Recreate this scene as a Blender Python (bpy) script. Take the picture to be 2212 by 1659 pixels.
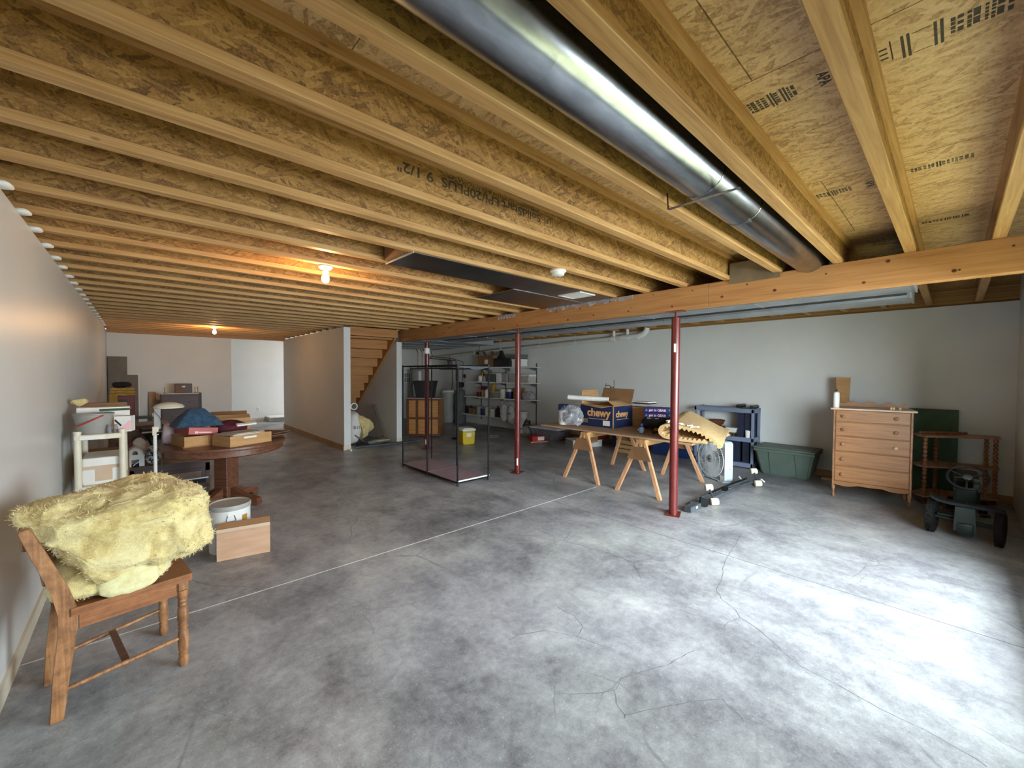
import bpy, bmesh, math, random
from mathutils import Vector, Matrix, noise, Euler

random.seed(7)
scene = bpy.context.scene
for o in list(bpy.data.objects):
    bpy.data.objects.remove(o)
COL = scene.collection
R = math.radians
PI = math.pi


def S(r, g, b):
    def f(c):
        c /= 255.0
        return c / 12.92 if c <= 0.04045 else ((c + 0.055) / 1.055) ** 2.4
    return (f(r), f(g), f(b), 1.0)


# ---------------------------------------------------------------- camera
YAW, PIT, ROLL = R(42.607), R(-1.470), R(0.297)
F = Vector((math.sin(YAW) * math.cos(PIT), math.cos(YAW) * math.cos(PIT), math.sin(PIT)))
rr = Vector((math.cos(YAW), -math.sin(YAW), 0))
uu = rr.cross(F)
r2 = rr * math.cos(ROLL) + uu * math.sin(ROLL)
u2 = -rr * math.sin(ROLL) + uu * math.cos(ROLL)
cam = bpy.data.cameras.new('camera')
cam.sensor_fit = 'HORIZONTAL'
cam.sensor_width = 36.0
cam.lens = 36.0 * 879.57 / 2212.0
cam.clip_start = 0.02
cam.clip_end = 200
co = bpy.data.objects.new('camera', cam)
COL.objects.link(co)
mw = Matrix((r2, u2, -F)).transposed().to_4x4()
mw.translation = Vector((0, 0, 1.53))
co.matrix_world = mw
scene.camera = co

# ---------------------------------------------------------------- world, daylight, exposure
scene.view_settings.view_transform = 'Standard'
scene.view_settings.look = 'None'
scene.view_settings.gamma = 1.0
scene.view_settings.use_curve_mapping = False
scene.view_settings.exposure = 0.42
scene.cycles.use_denoising = True
scene.cycles.max_bounces = 10
scene.cycles.diffuse_bounces = 7
scene.cycles.sample_clamp_indirect = 6.0
scene.cycles.caustics_reflective = False
scene.cycles.caustics_refractive = False

world = bpy.data.worlds.new('sky')
scene.world = world
world.use_nodes = True
wn = world.node_tree.nodes
bg = wn['Background']
bg.inputs[0].default_value = (0.62, 0.78, 1.0, 1)
bg.inputs[1].default_value = 1.2


def area_light(name, loc, direction, sx, sy, watts, color, spread=180):
    l = bpy.data.lights.new(name, 'AREA')
    l.shape = 'RECTANGLE'
    l.size, l.size_y = sx, sy
    l.energy = watts
    l.color = color
    l.spread = R(spread)
    o = bpy.data.objects.new(name, l)
    COL.objects.link(o)
    o.location = loc
    o.rotation_euler = Vector(direction).to_track_quat('-Z', 'Y').to_euler()
    return o


DOOR_X0, DOOR_X1 = 2.05, 4.85          # wide window in the wall behind the camera
WIN_X0, WIN_X1 = 0.35, 1.25           # smaller window beside it
# open daylight outside that glazing, and beyond the far hall
area_light('daylight_outside', (3.2, -3.4, 2.45), (0, 1, -0.06), 17.0, 4.0, 5200, (0.83, 0.94, 1.0))
sun = bpy.data.lights.new('sun', 'SUN')
sun.energy = 7.0
sun.angle = R(0.6)
sun.color = (1.0, 0.95, 0.86)
sun_o = bpy.data.objects.new('sun', sun)
COL.objects.link(sun_o)
sun_o.rotation_euler = Vector((0.25, -0.75, -1.0)).to_track_quat('-Z', 'Y').to_euler()
area_light('hall_daylight', (6.0, 13.75, 1.35), (-1, 0.35, 0), 1.4, 1.2, 80, (0.84, 0.92, 1.0))


# ---------------------------------------------------------------- materials
def newmat(name):
    m = bpy.data.materials.new(name)
    m.use_nodes = True
    nt = m.node_tree
    b = nt.nodes['Principled BSDF']
    return m, nt, b


def N(nt, t, **kw):
    n = nt.nodes.new(t)
    for k, v in kw.items():
        setattr(n, k, v)
    return n


def ramp(nt, stops):
    n = nt.nodes.new('ShaderNodeValToRGB')
    e = n.color_ramp.elements
    while len(e) < len(stops):
        e.new(0.5)
    for i, (p, c) in enumerate(stops):
        e[i].position = p
        e[i].color = c
    return n


def coords(nt, stretch=(1, 1, 1), rnd=0.0, rot=(0, 0, 0)):
    tc = N(nt, 'ShaderNodeTexCoord')
    mp = N(nt, 'ShaderNodeMapping')
    mp.inputs['Scale'].default_value = stretch
    mp.inputs['Rotation'].default_value = rot
    nt.links.new(tc.outputs['Object'], mp.inputs['Vector'])
    if rnd:
        oi = N(nt, 'ShaderNodeObjectInfo')
        mu = N(nt, 'ShaderNodeMath', operation='MULTIPLY')
        mu.inputs[1].default_value = rnd
        nt.links.new(oi.outputs['Random'], mu.inputs[0])
        nt.links.new(mu.outputs[0], mp.inputs['Location'])
    return mp.outputs['Vector']


def noise_tex(nt, vec, scale, detail=4, rough=0.55, dist=0.0):
    n = N(nt, 'ShaderNodeTexNoise')
    n.inputs['Scale'].default_value = scale
    n.inputs['Detail'].default_value = detail
    n.inputs['Roughness'].default_value = rough
    n.inputs['Distortion'].default_value = dist
    nt.links.new(vec, n.inputs['Vector'])
    return n.outputs['Fac']


def mixc(nt, fac, a, b, mode='MIX'):
    m = N(nt, 'ShaderNodeMix', data_type='RGBA', blend_type=mode)
    if isinstance(fac, (int, float)):
        m.inputs[0].default_value = fac
    else:
        nt.links.new(fac, m.inputs[0])
    for i, v in ((6, a), (7, b)):
        if isinstance(v, tuple):
            m.inputs[i].default_value = v
        else:
            nt.links.new(v, m.inputs[i])
    return m.outputs[2]


def math_(nt, op, a, b=None, clamp=False):
    m = N(nt, 'ShaderNodeMath', operation=op, use_clamp=clamp)
    for i, v in ((0, a), (1, b)):
        if v is None:
            continue
        if isinstance(v, (int, float)):
            m.inputs[i].default_value = v
        else:
            nt.links.new(v, m.inputs[i])
    return m.outputs[0]


def bump(nt, b, h, strength, dist=0.01):
    n = N(nt, 'ShaderNodeBump')
    n.inputs['Strength'].default_value = strength
    n.inputs['Distance'].default_value = dist
    nt.links.new(h, n.inputs['Height'])
    nt.links.new(n.outputs[0], b.inputs['Normal'])


def mk(name, c1, c2=None, scale=6, rough=0.6, metal=0.0, bmp=0.0, stretch=(1, 1, 1), lo=0.35, hi=0.65,
       detail=5, spec=0.5, emit=None, rnd=3.0, dist=0.0, rot=(0, 0, 0), sheen=0.0, coat=0.0):
    m, nt, b = newmat(name)
    if c2 is None:
        c2 = tuple(min(1, v * 1.14) for v in c1[:3]) + (1,)
    v = coords(nt, stretch, rnd, rot)
    f = noise_tex(nt, v, scale, detail, 0.6, dist)
    rp = ramp(nt, [(lo, c1), (hi, c2)])
    nt.links.new(f, rp.inputs[0])
    nt.links.new(rp.outputs[0], b.inputs['Base Color'])
    b.inputs['Roughness'].default_value = rough
    b.inputs['Metallic'].default_value = metal
    b.inputs['Specular IOR Level'].default_value = spec
    if sheen:
        b.inputs['Sheen Weight'].default_value = sheen
    if coat:
        b.inputs['Coat Weight'].default_value = coat
        b.inputs['Coat Roughness'].default_value = 0.15
    if bmp:
        bump(nt, b, f, bmp)
    if emit:
        b.inputs['Emission Color'].default_value = emit[0]
        b.inputs['Emission Strength'].default_value = emit[1]
    return m


def mk_clear(name, c, alpha=0.4, rough=0.25):
    m, nt, b = newmat(name)
    v = coords(nt, (1, 1, 1), 2.0)
    f = noise_tex(nt, v, 9, 4)
    rp = ramp(nt, [(0.3, tuple(x * 0.8 for x in c[:3]) + (1,)), (0.7, c)])
    nt.links.new(f, rp.inputs[0])
    nt.links.new(rp.outputs[0], b.inputs['Base Color'])
    b.inputs['Roughness'].default_value = rough
    fa = math_(nt, 'MULTIPLY_ADD', f, 0.5 if alpha > 0.3 else 0.02)
    nt.nodes[-1].inputs[2].default_value = alpha - (0.25 if alpha > 0.3 else 0.01)
    nt.links.new(fa, b.inputs['Alpha'])
    bump(nt, b, f, 0.4, 0.02)
    return m


def mk_osb(name, plane, dark, mid, light, sc=1.0, flow=0.0, contrast=1.0):
    """oriented strand board: flakes as stretched random cells laid in several directions"""
    m, nt, b = newmat(name)
    v0 = coords(nt, (1, 1, 1), 11.0)
    sp = N(nt, 'ShaderNodeSeparateXYZ')
    nt.links.new(v0, sp.inputs[0])
    cb = N(nt, 'ShaderNodeCombineXYZ')
    nt.links.new(sp.outputs[0], cb.inputs[0])
    nt.links.new(sp.outputs[2 if plane == 'xz' else 1], cb.inputs[1])
    warp = N(nt, 'ShaderNodeTexNoise')
    warp.inputs['Scale'].default_value = 5
    nt.links.new(cb.outputs[0], warp.inputs['Vector'])
    wv = N(nt, 'ShaderNodeVectorMath', operation='MULTIPLY_ADD')
    wv.inputs[1].default_value = (0.022, 0.022, 0)
    nt.links.new(warp.outputs['Color'], wv.inputs[0])
    nt.links.new(cb.outputs[0], wv.inputs[2])
    vals = []
    for i, (ang, sx, sy) in enumerate(((flow + 0.15, 9, 62), (flow - 0.55, 11, 55), (flow + 0.95, 10, 48))):
        mp = N(nt, 'ShaderNodeMapping')
        mp.inputs['Rotation'].default_value = (0, 0, ang)
        mp.inputs['Location'].default_value = (3.1 * i, 1.7 * i, 0)
        mp2 = N(nt, 'ShaderNodeMapping')
        mp2.inputs['Scale'].default_value = (sx * sc, sy * sc, 1)
        nt.links.new(wv.outputs[0], mp.inputs[0])
        nt.links.new(mp.outputs[0], mp2.inputs[0])
        vo = N(nt, 'ShaderNodeTexVoronoi', voronoi_dimensions='2D', distance='MINKOWSKI')
        vo.inputs['Exponent'].default_value = 3.0
        vo.inputs['Scale'].default_value = 1.0
        nt.links.new(mp2.outputs[0], vo.inputs['Vector'])
        s2 = N(nt, 'ShaderNodeSeparateColor')
        nt.links.new(vo.outputs['Color'], s2.inputs[0])
        vals.append((s2.outputs[0], s2.outputs[1]))
    g1 = math_(nt, 'GREATER_THAN', vals[1][0], vals[0][0])
    a = N(nt, 'ShaderNodeMix', data_type='FLOAT')
    nt.links.new(g1, a.inputs[0])
    nt.links.new(vals[0][1], a.inputs[2])
    nt.links.new(vals[1][1], a.inputs[3])
    hh = math_(nt, 'MAXIMUM', vals[0][0], vals[1][0])
    c = N(nt, 'ShaderNodeMix', data_type='FLOAT')
    nt.links.new(math_(nt, 'GREATER_THAN', math_(nt, 'MULTIPLY', vals[2][0], 0.9), hh), c.inputs[0])
    nt.links.new(a.outputs[0], c.inputs[2])
    nt.links.new(vals[2][1], c.inputs[3])
    fib = noise_tex(nt, wv.outputs[0], 85 * sc, 3, 0.7)
    big = noise_tex(nt, cb.outputs[0], 1.6, 3)
    h = math_(nt, 'ADD', math_(nt, 'MULTIPLY', c.outputs[0], 0.55 * contrast),
              math_(nt, 'ADD', math_(nt, 'MULTIPLY', fib, 0.6), math_(nt, 'MULTIPLY', big, 0.35)))
    rp = ramp(nt, [(0.42, dark), (0.62, mid), (0.95, light)])
    nt.links.new(h, rp.inputs[0])
    # sparse dark chips
    ch = noise_tex(nt, wv.outputs[0], 26 * sc, 2, 0.5)
    chm = ramp(nt, [(0.30, (1, 1, 1, 1)), (0.36, (0, 0, 0, 1))])
    nt.links.new(ch, chm.inputs[0])
    col = mixc(nt, math_(nt, 'MULTIPLY', chm.outputs[0], 0.4), rp.outputs[0],
               tuple(v * 0.45 for v in dark[:3]) + (1,))
    nt.links.new(col, b.inputs['Base Color'])
    b.inputs['Roughness'].default_value = 0.62
    bump(nt, b, h, 0.25, 0.004)
    return m


def mk_lumber(name, dark, mid, light, axis='x', sc=1.0, knots=0.6, rough=0.6, blotch=0.0):
    m, nt, b = newmat(name)
    st = {'x': (0.6, 14, 14), 'y': (14, 0.6, 14), 'z': (14, 14, 0.6)}[axis]
    v = coords(nt, st, 7.0)
    vk = coords(nt, {'x': (1, 2.2, 2.2), 'y': (2.2, 1, 2.2), 'z': (2.2, 2.2, 1)}[axis], 7.0)
    g = noise_tex(nt, v, 2.6 * sc, 6, 0.65, 0.6)
    rp = ramp(nt, [(0.28, dark), (0.5, mid), (0.75, light)])
    nt.links.new(g, rp.inputs[0])
    vo = N(nt, 'ShaderNodeTexVoronoi')
    vo.inputs['Scale'].default_value = 3.2 * sc
    nt.links.new(vk, vo.inputs['Vector'])
    kn = ramp(nt, [(0.035, (1, 1, 1, 1)), (0.075, (0, 0, 0, 1))])
    nt.links.new(vo.outputs['Distance'], kn.inputs[0])
    col = mixc(nt, math_(nt, 'MULTIPLY', kn.outputs[0], knots), rp.outputs[0],
               tuple(x * 0.3 for x in dark[:3]) + (1,))
    if blotch:
        bl = noise_tex(nt, coords(nt, (1, 1, 1), 5.0), 14, 5, 0.7)
        br = ramp(nt, [(0.38, (1, 1, 1, 1)), (0.60, (0, 0, 0, 1))])
        nt.links.new(bl, br.inputs[0])
        col = mixc(nt, math_(nt, 'MULTIPLY', br.outputs[0], blotch), col, tuple(x * 0.45 for x in dark[:3]) + (1,))
    nt.links.new(col, b.inputs['Base Color'])
    b.inputs['Roughness'].default_value = rough
    bump(nt, b, g, 0.12, 0.003)
    return m


def mk_concrete(name):
    m, nt, b = newmat(name)
    v = coords(nt)
    w = noise_tex(nt, v, 1.0, 5, 0.6, 0.3)
    w2 = noise_tex(nt, coords(nt, (1.0, 0.7, 1), 0, (0, 0, 0.5)), 3.4, 7, 0.64, 0.4)
    w3 = noise_tex(nt, v, 19, 6, 0.75)
    w4 = noise_tex(nt, v, 120, 3, 0.7)
    s = math_(nt, 'ADD', math_(nt, 'MULTIPLY', w, 0.36), math_(nt, 'MULTIPLY', w2, 0.30))
    s = math_(nt, 'ADD', s, math_(nt, 'MULTIPLY', w3, 0.22))
    s = math_(nt, 'ADD', s, math_(nt, 'MULTIPLY', w4, 0.12))
    rp = ramp(nt, [(0.38, S(92, 91, 94)), (0.455, S(130, 130, 133)), (0.53, S(160, 161, 162)), (0.62, S(190, 192, 190))])
    nt.links.new(s, rp.inputs[0])
    # faint warm and cool tints
    t = noise_tex(nt, v, 0.7, 4)
    tr = ramp(nt, [(0.35, (0.98, 0.965, 1.0, 1)), (0.65, (0.985, 1.0, 0.965, 1))])
    nt.links.new(t, tr.inputs[0])
    col = mixc(nt, 1.0, rp.outputs[0], tr.outputs[0], 'MULTIPLY')
    # hairline crazing: cells with warped edges, only in patches
    wn_ = N(nt, 'ShaderNodeTexNoise')
    wn_.inputs['Scale'].default_value = 3.2
    wn_.inputs['Detail'].default_value = 3
    nt.links.new(v, wn_.inputs['Vector'])
    vm = N(nt, 'ShaderNodeVectorMath', operation='MULTIPLY_ADD')
    vm.inputs[1].default_value = (0.16, 0.16, 0)
    nt.links.new(wn_.outputs['Color'], vm.inputs[0])
    nt.links.new(v, vm.inputs[2])
    for sc, wd, lo, hi, strg in ((1.15, 0.010, 0.50, 0.60, 0.55), (3.6, 0.016, 0.55, 0.66, 0.45)):
        vo = N(nt, 'ShaderNodeTexVoronoi', feature='DISTANCE_TO_EDGE', voronoi_dimensions='2D')
        vo.inputs['Scale'].default_value = sc
        nt.links.new(vm.outputs[0], vo.inputs['Vector'])
        cr = ramp(nt, [(wd * 0.35, (1, 1, 1, 1)), (wd, (0, 0, 0, 1))])
        nt.links.new(vo.outputs['Distance'], cr.inputs[0])
        pm = noise_tex(nt, v, 0.8 if sc < 2 else 1.3, 2)
        pr = ramp(nt, [(lo, (0, 0, 0, 1)), (hi, (1, 1, 1, 1))])
        nt.links.new(pm, pr.inputs[0])
        k = math_(nt, 'MULTIPLY', math_(nt, 'MULTIPLY', cr.outputs[0], pr.outputs[0]), strg)
        col = mixc(nt, k, col, S(92, 93, 92))
    # specks
    sk = N(nt, 'ShaderNodeTexVoronoi', voronoi_dimensions='2D')
    sk.inputs['Scale'].default_value = 9
    nt.links.new(v, sk.inputs['Vector'])
    skr = ramp(nt, [(0.02, (1, 1, 1, 1)), (0.045, (0, 0, 0, 1))])
    nt.links.new(sk.outputs['Distance'], skr.inputs[0])
    col = mixc(nt, math_(nt, 'MULTIPLY', skr.outputs[0], 0.22), col, S(225, 225, 222))
    nt.links.new(col, b.inputs['Base Color'])
    b.inputs['Roughness'].default_value = 0.40
    b.inputs['Specular IOR Level'].default_value = 0.4
    bump(nt, b, s, 0.10, 0.004)
    return m


M = {}
M['wall'] = mk('painted drywall', S(214, 215, 211), S(220, 221, 217), 1.3, 0.55, rnd=0)
M['wall_gloss'] = mk('satin painted wall', S(204, 207, 206), S(210, 212, 210), 1.1, 0.36, rnd=0, bmp=0.03)
M['baseboard'] = mk('cream painted baseboard', S(206, 197, 176), S(214, 206, 188), 3, 0.5)
M['baseboard_wood'] = mk('tan wood baseboard', S(150, 116, 78), S(172, 136, 94), 3, 0.5)
M['concrete'] = mk_concrete('stained concrete')
M['joint'] = mk('white joint filler', S(196, 198, 198), S(214, 215, 213), 30, 0.7)
M['joint_dark'] = mk('dark saw cut', S(96, 97, 98), S(120, 121, 121), 30, 0.8)
M['osb_web'] = mk_osb('osb web', 'xz', S(104, 72, 36), S(152, 112, 58), S(190, 149, 84), 1.35, 0.0, 0.6)
M['osb_floor'] = mk_osb('osb subfloor', 'xy', S(152, 116, 74), S(200, 163, 112), S(224, 192, 146), 1.0, PI / 2, 0.55)
M['flange'] = mk_lumber('spruce flange', S(156, 112, 64), S(184, 141, 86), S(204, 166, 112), 'x', 1.2, 0.55)
M['beam'] = mk_lumber('pine beam', S(154, 104, 58), S(180, 129, 78), S(198, 148, 96), 'y', 0.8, 0.2)
M['knot'] = mk('dark knot', S(70, 36, 20), S(104, 58, 32), 40, 0.6)
M['stair'] = mk_lumber('stair lumber', S(150, 98, 48), S(176, 122, 66), S(192, 140, 84), 'x', 0.9, 0.4)
M['ply'] = mk_lumber('plywood', S(146, 112, 82), S(172, 138, 106), S(190, 158, 126), 'y', 0.8, 0.3)
M['saw_wood'] = mk_lumber('sawhorse lumber', S(176, 122, 84), S(204, 152, 110), S(222, 176, 136), 'z', 1.0, 0.5)
M['galv'] = mk('galvanised steel', S(138, 142, 147), S(166, 170, 175), 7, 0.24, 1.0, stretch=(1, 3, 3))
M['galv_flat'] = mk('galvanised sheet', S(168, 174, 180), S(190, 196, 202), 5, 0.42, 0.85)
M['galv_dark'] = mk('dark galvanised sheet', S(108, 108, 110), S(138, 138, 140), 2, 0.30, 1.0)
M['red_paint'] = mk('red oxide paint', S(88, 25, 22), S(104, 33, 28), 9, 0.33, coat=0.2)
M['white_plastic'] = mk('white plastic', S(222, 222, 216), S(232, 232, 228), 5, 0.45)
M['pvc'] = mk('pvc', S(206, 203, 190), S(220, 217, 206), 4, 0.4)
M['cream_plastic'] = mk('cream plastic', S(214, 208, 186), S(226, 220, 200), 5, 0.5)
M['black'] = mk('black', S(24, 24, 26), S(34, 34, 37), 12, 0.5)
M['black_cloth'] = mk('black cloth', S(16, 15, 17), S(32, 30, 33), 14, 0.9, bmp=0.4)
M['black_metal'] = mk('black metal', S(14, 15, 16), S(22, 24, 25), 6, 0.6, spec=0.25)
M['dark_metal'] = mk('dark grey metal', S(70, 77, 82), S(88, 95, 100), 6, 0.45, 0.2)
M['rubber'] = mk('rubber', S(18, 17, 16), S(30, 28, 26), 20, 0.85, bmp=0.2, spec=0.2)
M['dusty'] = mk('dusty pale varnish', S(186, 158, 132), S(208, 184, 160), 9, 0.5)
M['oak'] = mk_lumber('oak', S(116, 72, 36), S(146, 97, 51), S(168, 118, 68), 'x', 1.6, 0.0, 0.4)
M['oak_z'] = mk_lumber('worn chair oak', S(118, 78, 50), S(166, 116, 74), S(192, 144, 98), 'z', 1.5, 0.0, 0.42, 0.55)
M['seat_wood'] = mk_lumber('seat oak', S(112, 68, 42), S(152, 98, 60), S(178, 122, 80), 'x', 1.4, 0.0, 0.38, 0.35)
M['dark_oak'] = mk_lumber('dark table oak', S(70, 42, 28), S(104, 64, 44), S(134, 90, 66), 'x', 1.2, 0.1, 0.4)
M['walnut'] = mk_lumber('dark walnut', S(40, 22, 18), S(62, 34, 27), S(80, 46, 36), 'x', 1.2, 0.1, 0.45)
M['whatnot'] = mk_lumber('worn shelf wood', S(128, 92, 66), S(164, 126, 96), S(190, 156, 126), 'x', 1.4, 0.2, 0.5)
M['bobbin'] = mk_lumber('bobbin wood', S(112, 66, 38), S(148, 94, 58), S(176, 122, 80), 'z', 1.4, 0.1, 0.45)
M['cardboard'] = mk('cardboard', S(172, 130, 84), S(190, 150, 104), 4, 0.85, stretch=(1, 1, 6))
M['cardboard_pink'] = mk('pale cardboard', S(184, 146, 116), S(198, 160, 130), 4, 0.85, stretch=(1, 1, 6))
M['cardboard_dark'] = mk('brown cardboard', S(122, 88, 56), S(142, 104, 68), 4, 0.85)
M['tape'] = mk('packing tape', S(198, 174, 148), S(208, 186, 160), 4, 0.25)
M['paper'] = mk('white paper', S(226, 224, 218), S(238, 236, 232), 8, 0.7)
M['newsprint'] = mk('newsprint', S(170, 164, 152), S(196, 190, 178), 18, 0.8)
M['ink'] = mk('dark print ink', S(54, 48, 36), S(78, 68, 50), 60, 0.8)
M['navy'] = mk('navy carton', S(20, 34, 68), S(28, 44, 82), 5, 0.55)
M['gear_navy'] = mk('dark navy print', S(26, 26, 74), S(36, 38, 104), 5, 0.45)
M['orange_print'] = mk('tan print', S(206, 152, 96), S(218, 166, 110), 5, 0.6)
M['pink_print'] = mk('pale pink print', S(236, 190, 196), S(244, 206, 210), 5, 0.6)
M['red_card'] = mk('red card', S(152, 46, 38), S(172, 58, 48), 5, 0.45)
M['dark_red'] = mk('dark red card', S(92, 22, 26), S(112, 30, 34), 5, 0.5)
M['red'] = mk('red plastic', S(178, 36, 34), S(196, 48, 42), 5, 0.4)
M['maroon'] = mk('maroon cloth', S(70, 18, 34), S(96, 30, 48), 8, 0.85, bmp=0.3)
M['blue_cloth'] = mk('blue denim cloth', S(58, 94, 128), S(88, 126, 158), 26, 0.9, bmp=0.4, sheen=0.2)
M['blue_plastic'] = mk('blue plastic', S(24, 44, 88), S(32, 56, 104), 4, 0.45)
M['slate_plastic'] = mk('slate blue plastic', S(112, 124, 148), S(124, 136, 160), 4, 0.5)
M['navy_panel'] = mk('dark navy panel', S(22, 28, 46), S(34, 42, 64), 5, 0.5)
M['green_plastic'] = mk('dark green plastic', S(80, 94, 84), S(90, 104, 94), 4, 0.5)
M['green_board'] = mk('chalkboard green', S(34, 62, 34), S(62, 94, 52), 2.2, 0.6, lo=0.3, hi=0.75, dist=1.5)
M['tractor_green'] = mk('worn tractor green', S(15, 24, 20), S(28, 42, 34), 10, 0.5, spec=0.3)
M['chrome'] = mk('bright metal', S(190, 198, 186), S(214, 220, 208), 5, 0.15, 1.0)
M['brass'] = mk('brass', S(168, 128, 62), S(190, 150, 82), 5, 0.35, 0.8)
M['wood_knob'] = mk('pale turned wood', S(206, 172, 124), S(222, 190, 144), 10, 0.5)
M['yellow_plastic'] = mk('yellow plastic', S(206, 178, 32), S(220, 194, 48), 4, 0.45)
M['yellow_cloth'] = mk('mustard blanket', S(158, 118, 48), S(186, 148, 72), 16, 0.95, bmp=0.4)
M['foam'] = mk('yellowed foam', S(208, 172, 116), S(226, 194, 142), 30, 0.9, bmp=0.35)
M['foam_cream'] = mk('cream foam', S(222, 212, 186), S(236, 228, 206), 20, 0.8)
M['fan_white'] = mk('fan white', S(206, 212, 214), S(218, 224, 226), 5, 0.45)
M['fan_grey'] = mk('fan blade grey', S(158, 162, 164), S(174, 178, 180), 5, 0.4)
M['fan_side'] = mk('pale blue painted steel', S(196, 214, 226), S(206, 222, 232), 5, 0.4)
M['pink_board'] = mk('pinkish laminate', S(150, 128, 136), S(166, 144, 150), 4, 0.4)
M['grey_panel'] = mk('grey panel', S(98, 92, 82), S(112, 105, 95), 4, 0.6)
M['grey_tank'] = mk('grey tank', S(150, 150, 144), S(164, 164, 158), 3, 0.5)
M['grey_dark'] = mk('dark grey vinyl', S(84, 86, 82), S(100, 102, 98), 4, 0.6)
M['white_fabric'] = mk('white fabric', S(214, 210, 204), S(232, 229, 224), 14, 0.9, bmp=0.3)
M['zebra'] = mk('black and white cloth', S(36, 38, 50), S(216, 214, 212), 30, 0.85, lo=0.46, hi=0.54, dist=1.2)
M['bag_white'] = mk_clear('thin white plastic bag', S(226, 226, 228), 0.82, 0.4)
M['bag_clear'] = mk_clear('clear crinkled plastic', S(206, 208, 214), 0.42, 0.15)
M['tote_clear'] = mk_clear('clear tote plastic', S(150, 146, 156), 0.62, 0.3)
M['window_glass'] = mk_clear('pane glass', S(226, 234, 238), 0.06, 0.05)
M['pinkish'] = mk('pinkish plastic wrap', S(196, 176, 182), S(212, 194, 198), 14, 0.6, bmp=0.5)
M['duct_wrap'] = mk('mauve pipe wrap', S(112, 74, 82), S(132, 92, 98), 6, 0.6)
M['tan_wrap'] = mk('tan pipe', S(150, 128, 96), S(164, 142, 110), 6, 0.6)
M['copper'] = mk('dull copper', S(120, 84, 66), S(140, 100, 80), 6, 0.45, 0.8)
M['screen'] = mk('grey wire cloth', S(104, 90, 70), S(132, 114, 90), 3, 0.6)
M['bulb'] = mk('lit bulb', S(255, 240, 210), S(255, 240, 210), 3, 0.4, emit=((1.0, 0.57, 0.25, 1), 420.0))
M['sticker'] = mk('white sticker', S(224, 224, 220), S(234, 234, 230), 5, 0.5)
M['fiber'] = None


def mk_fiber(name, a, b_, c):
    m, nt, b = newmat(name)
    v = coords(nt, (1, 1, 1))
    n1 = noise_tex(nt, v, 7, 6, 0.65, 0.8)
    n2 = noise_tex(nt, v, 42, 6, 0.75, 0.5)
    n3 = noise_tex(nt, coords(nt, (1, 4, 4)), 30, 4, 0.7)
    h = math_(nt, 'ADD', math_(nt, 'MULTIPLY', n1, 0.6), math_(nt, 'ADD', math_(nt, 'MULTIPLY', n2, 0.28), math_(nt, 'MULTIPLY', n3, 0.12)))
    rp = ramp(nt, [(0.38, a), (0.5, b_), (0.64, c)])
    nt.links.new(h, rp.inputs[0])
    nt.links.new(rp.outputs[0], b.inputs['Base Color'])
    b.inputs['Roughness'].default_value = 0.95
    b.inputs['Sheen Weight'].default_value = 0.25
    b.inputs['Subsurface Weight'].default_value = 0.0
    bump(nt, b, h, 0.9, 0.03)
    return m


M['fiber'] = mk_fiber('yellow fibreglass', S(190, 164, 98), S(226, 206, 142), S(240, 228, 174))
M['fiber_cut'] = mk('cut fibreglass face', S(206, 196, 140), S(224, 216, 168), 30, 0.95, bmp=0.4)


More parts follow.
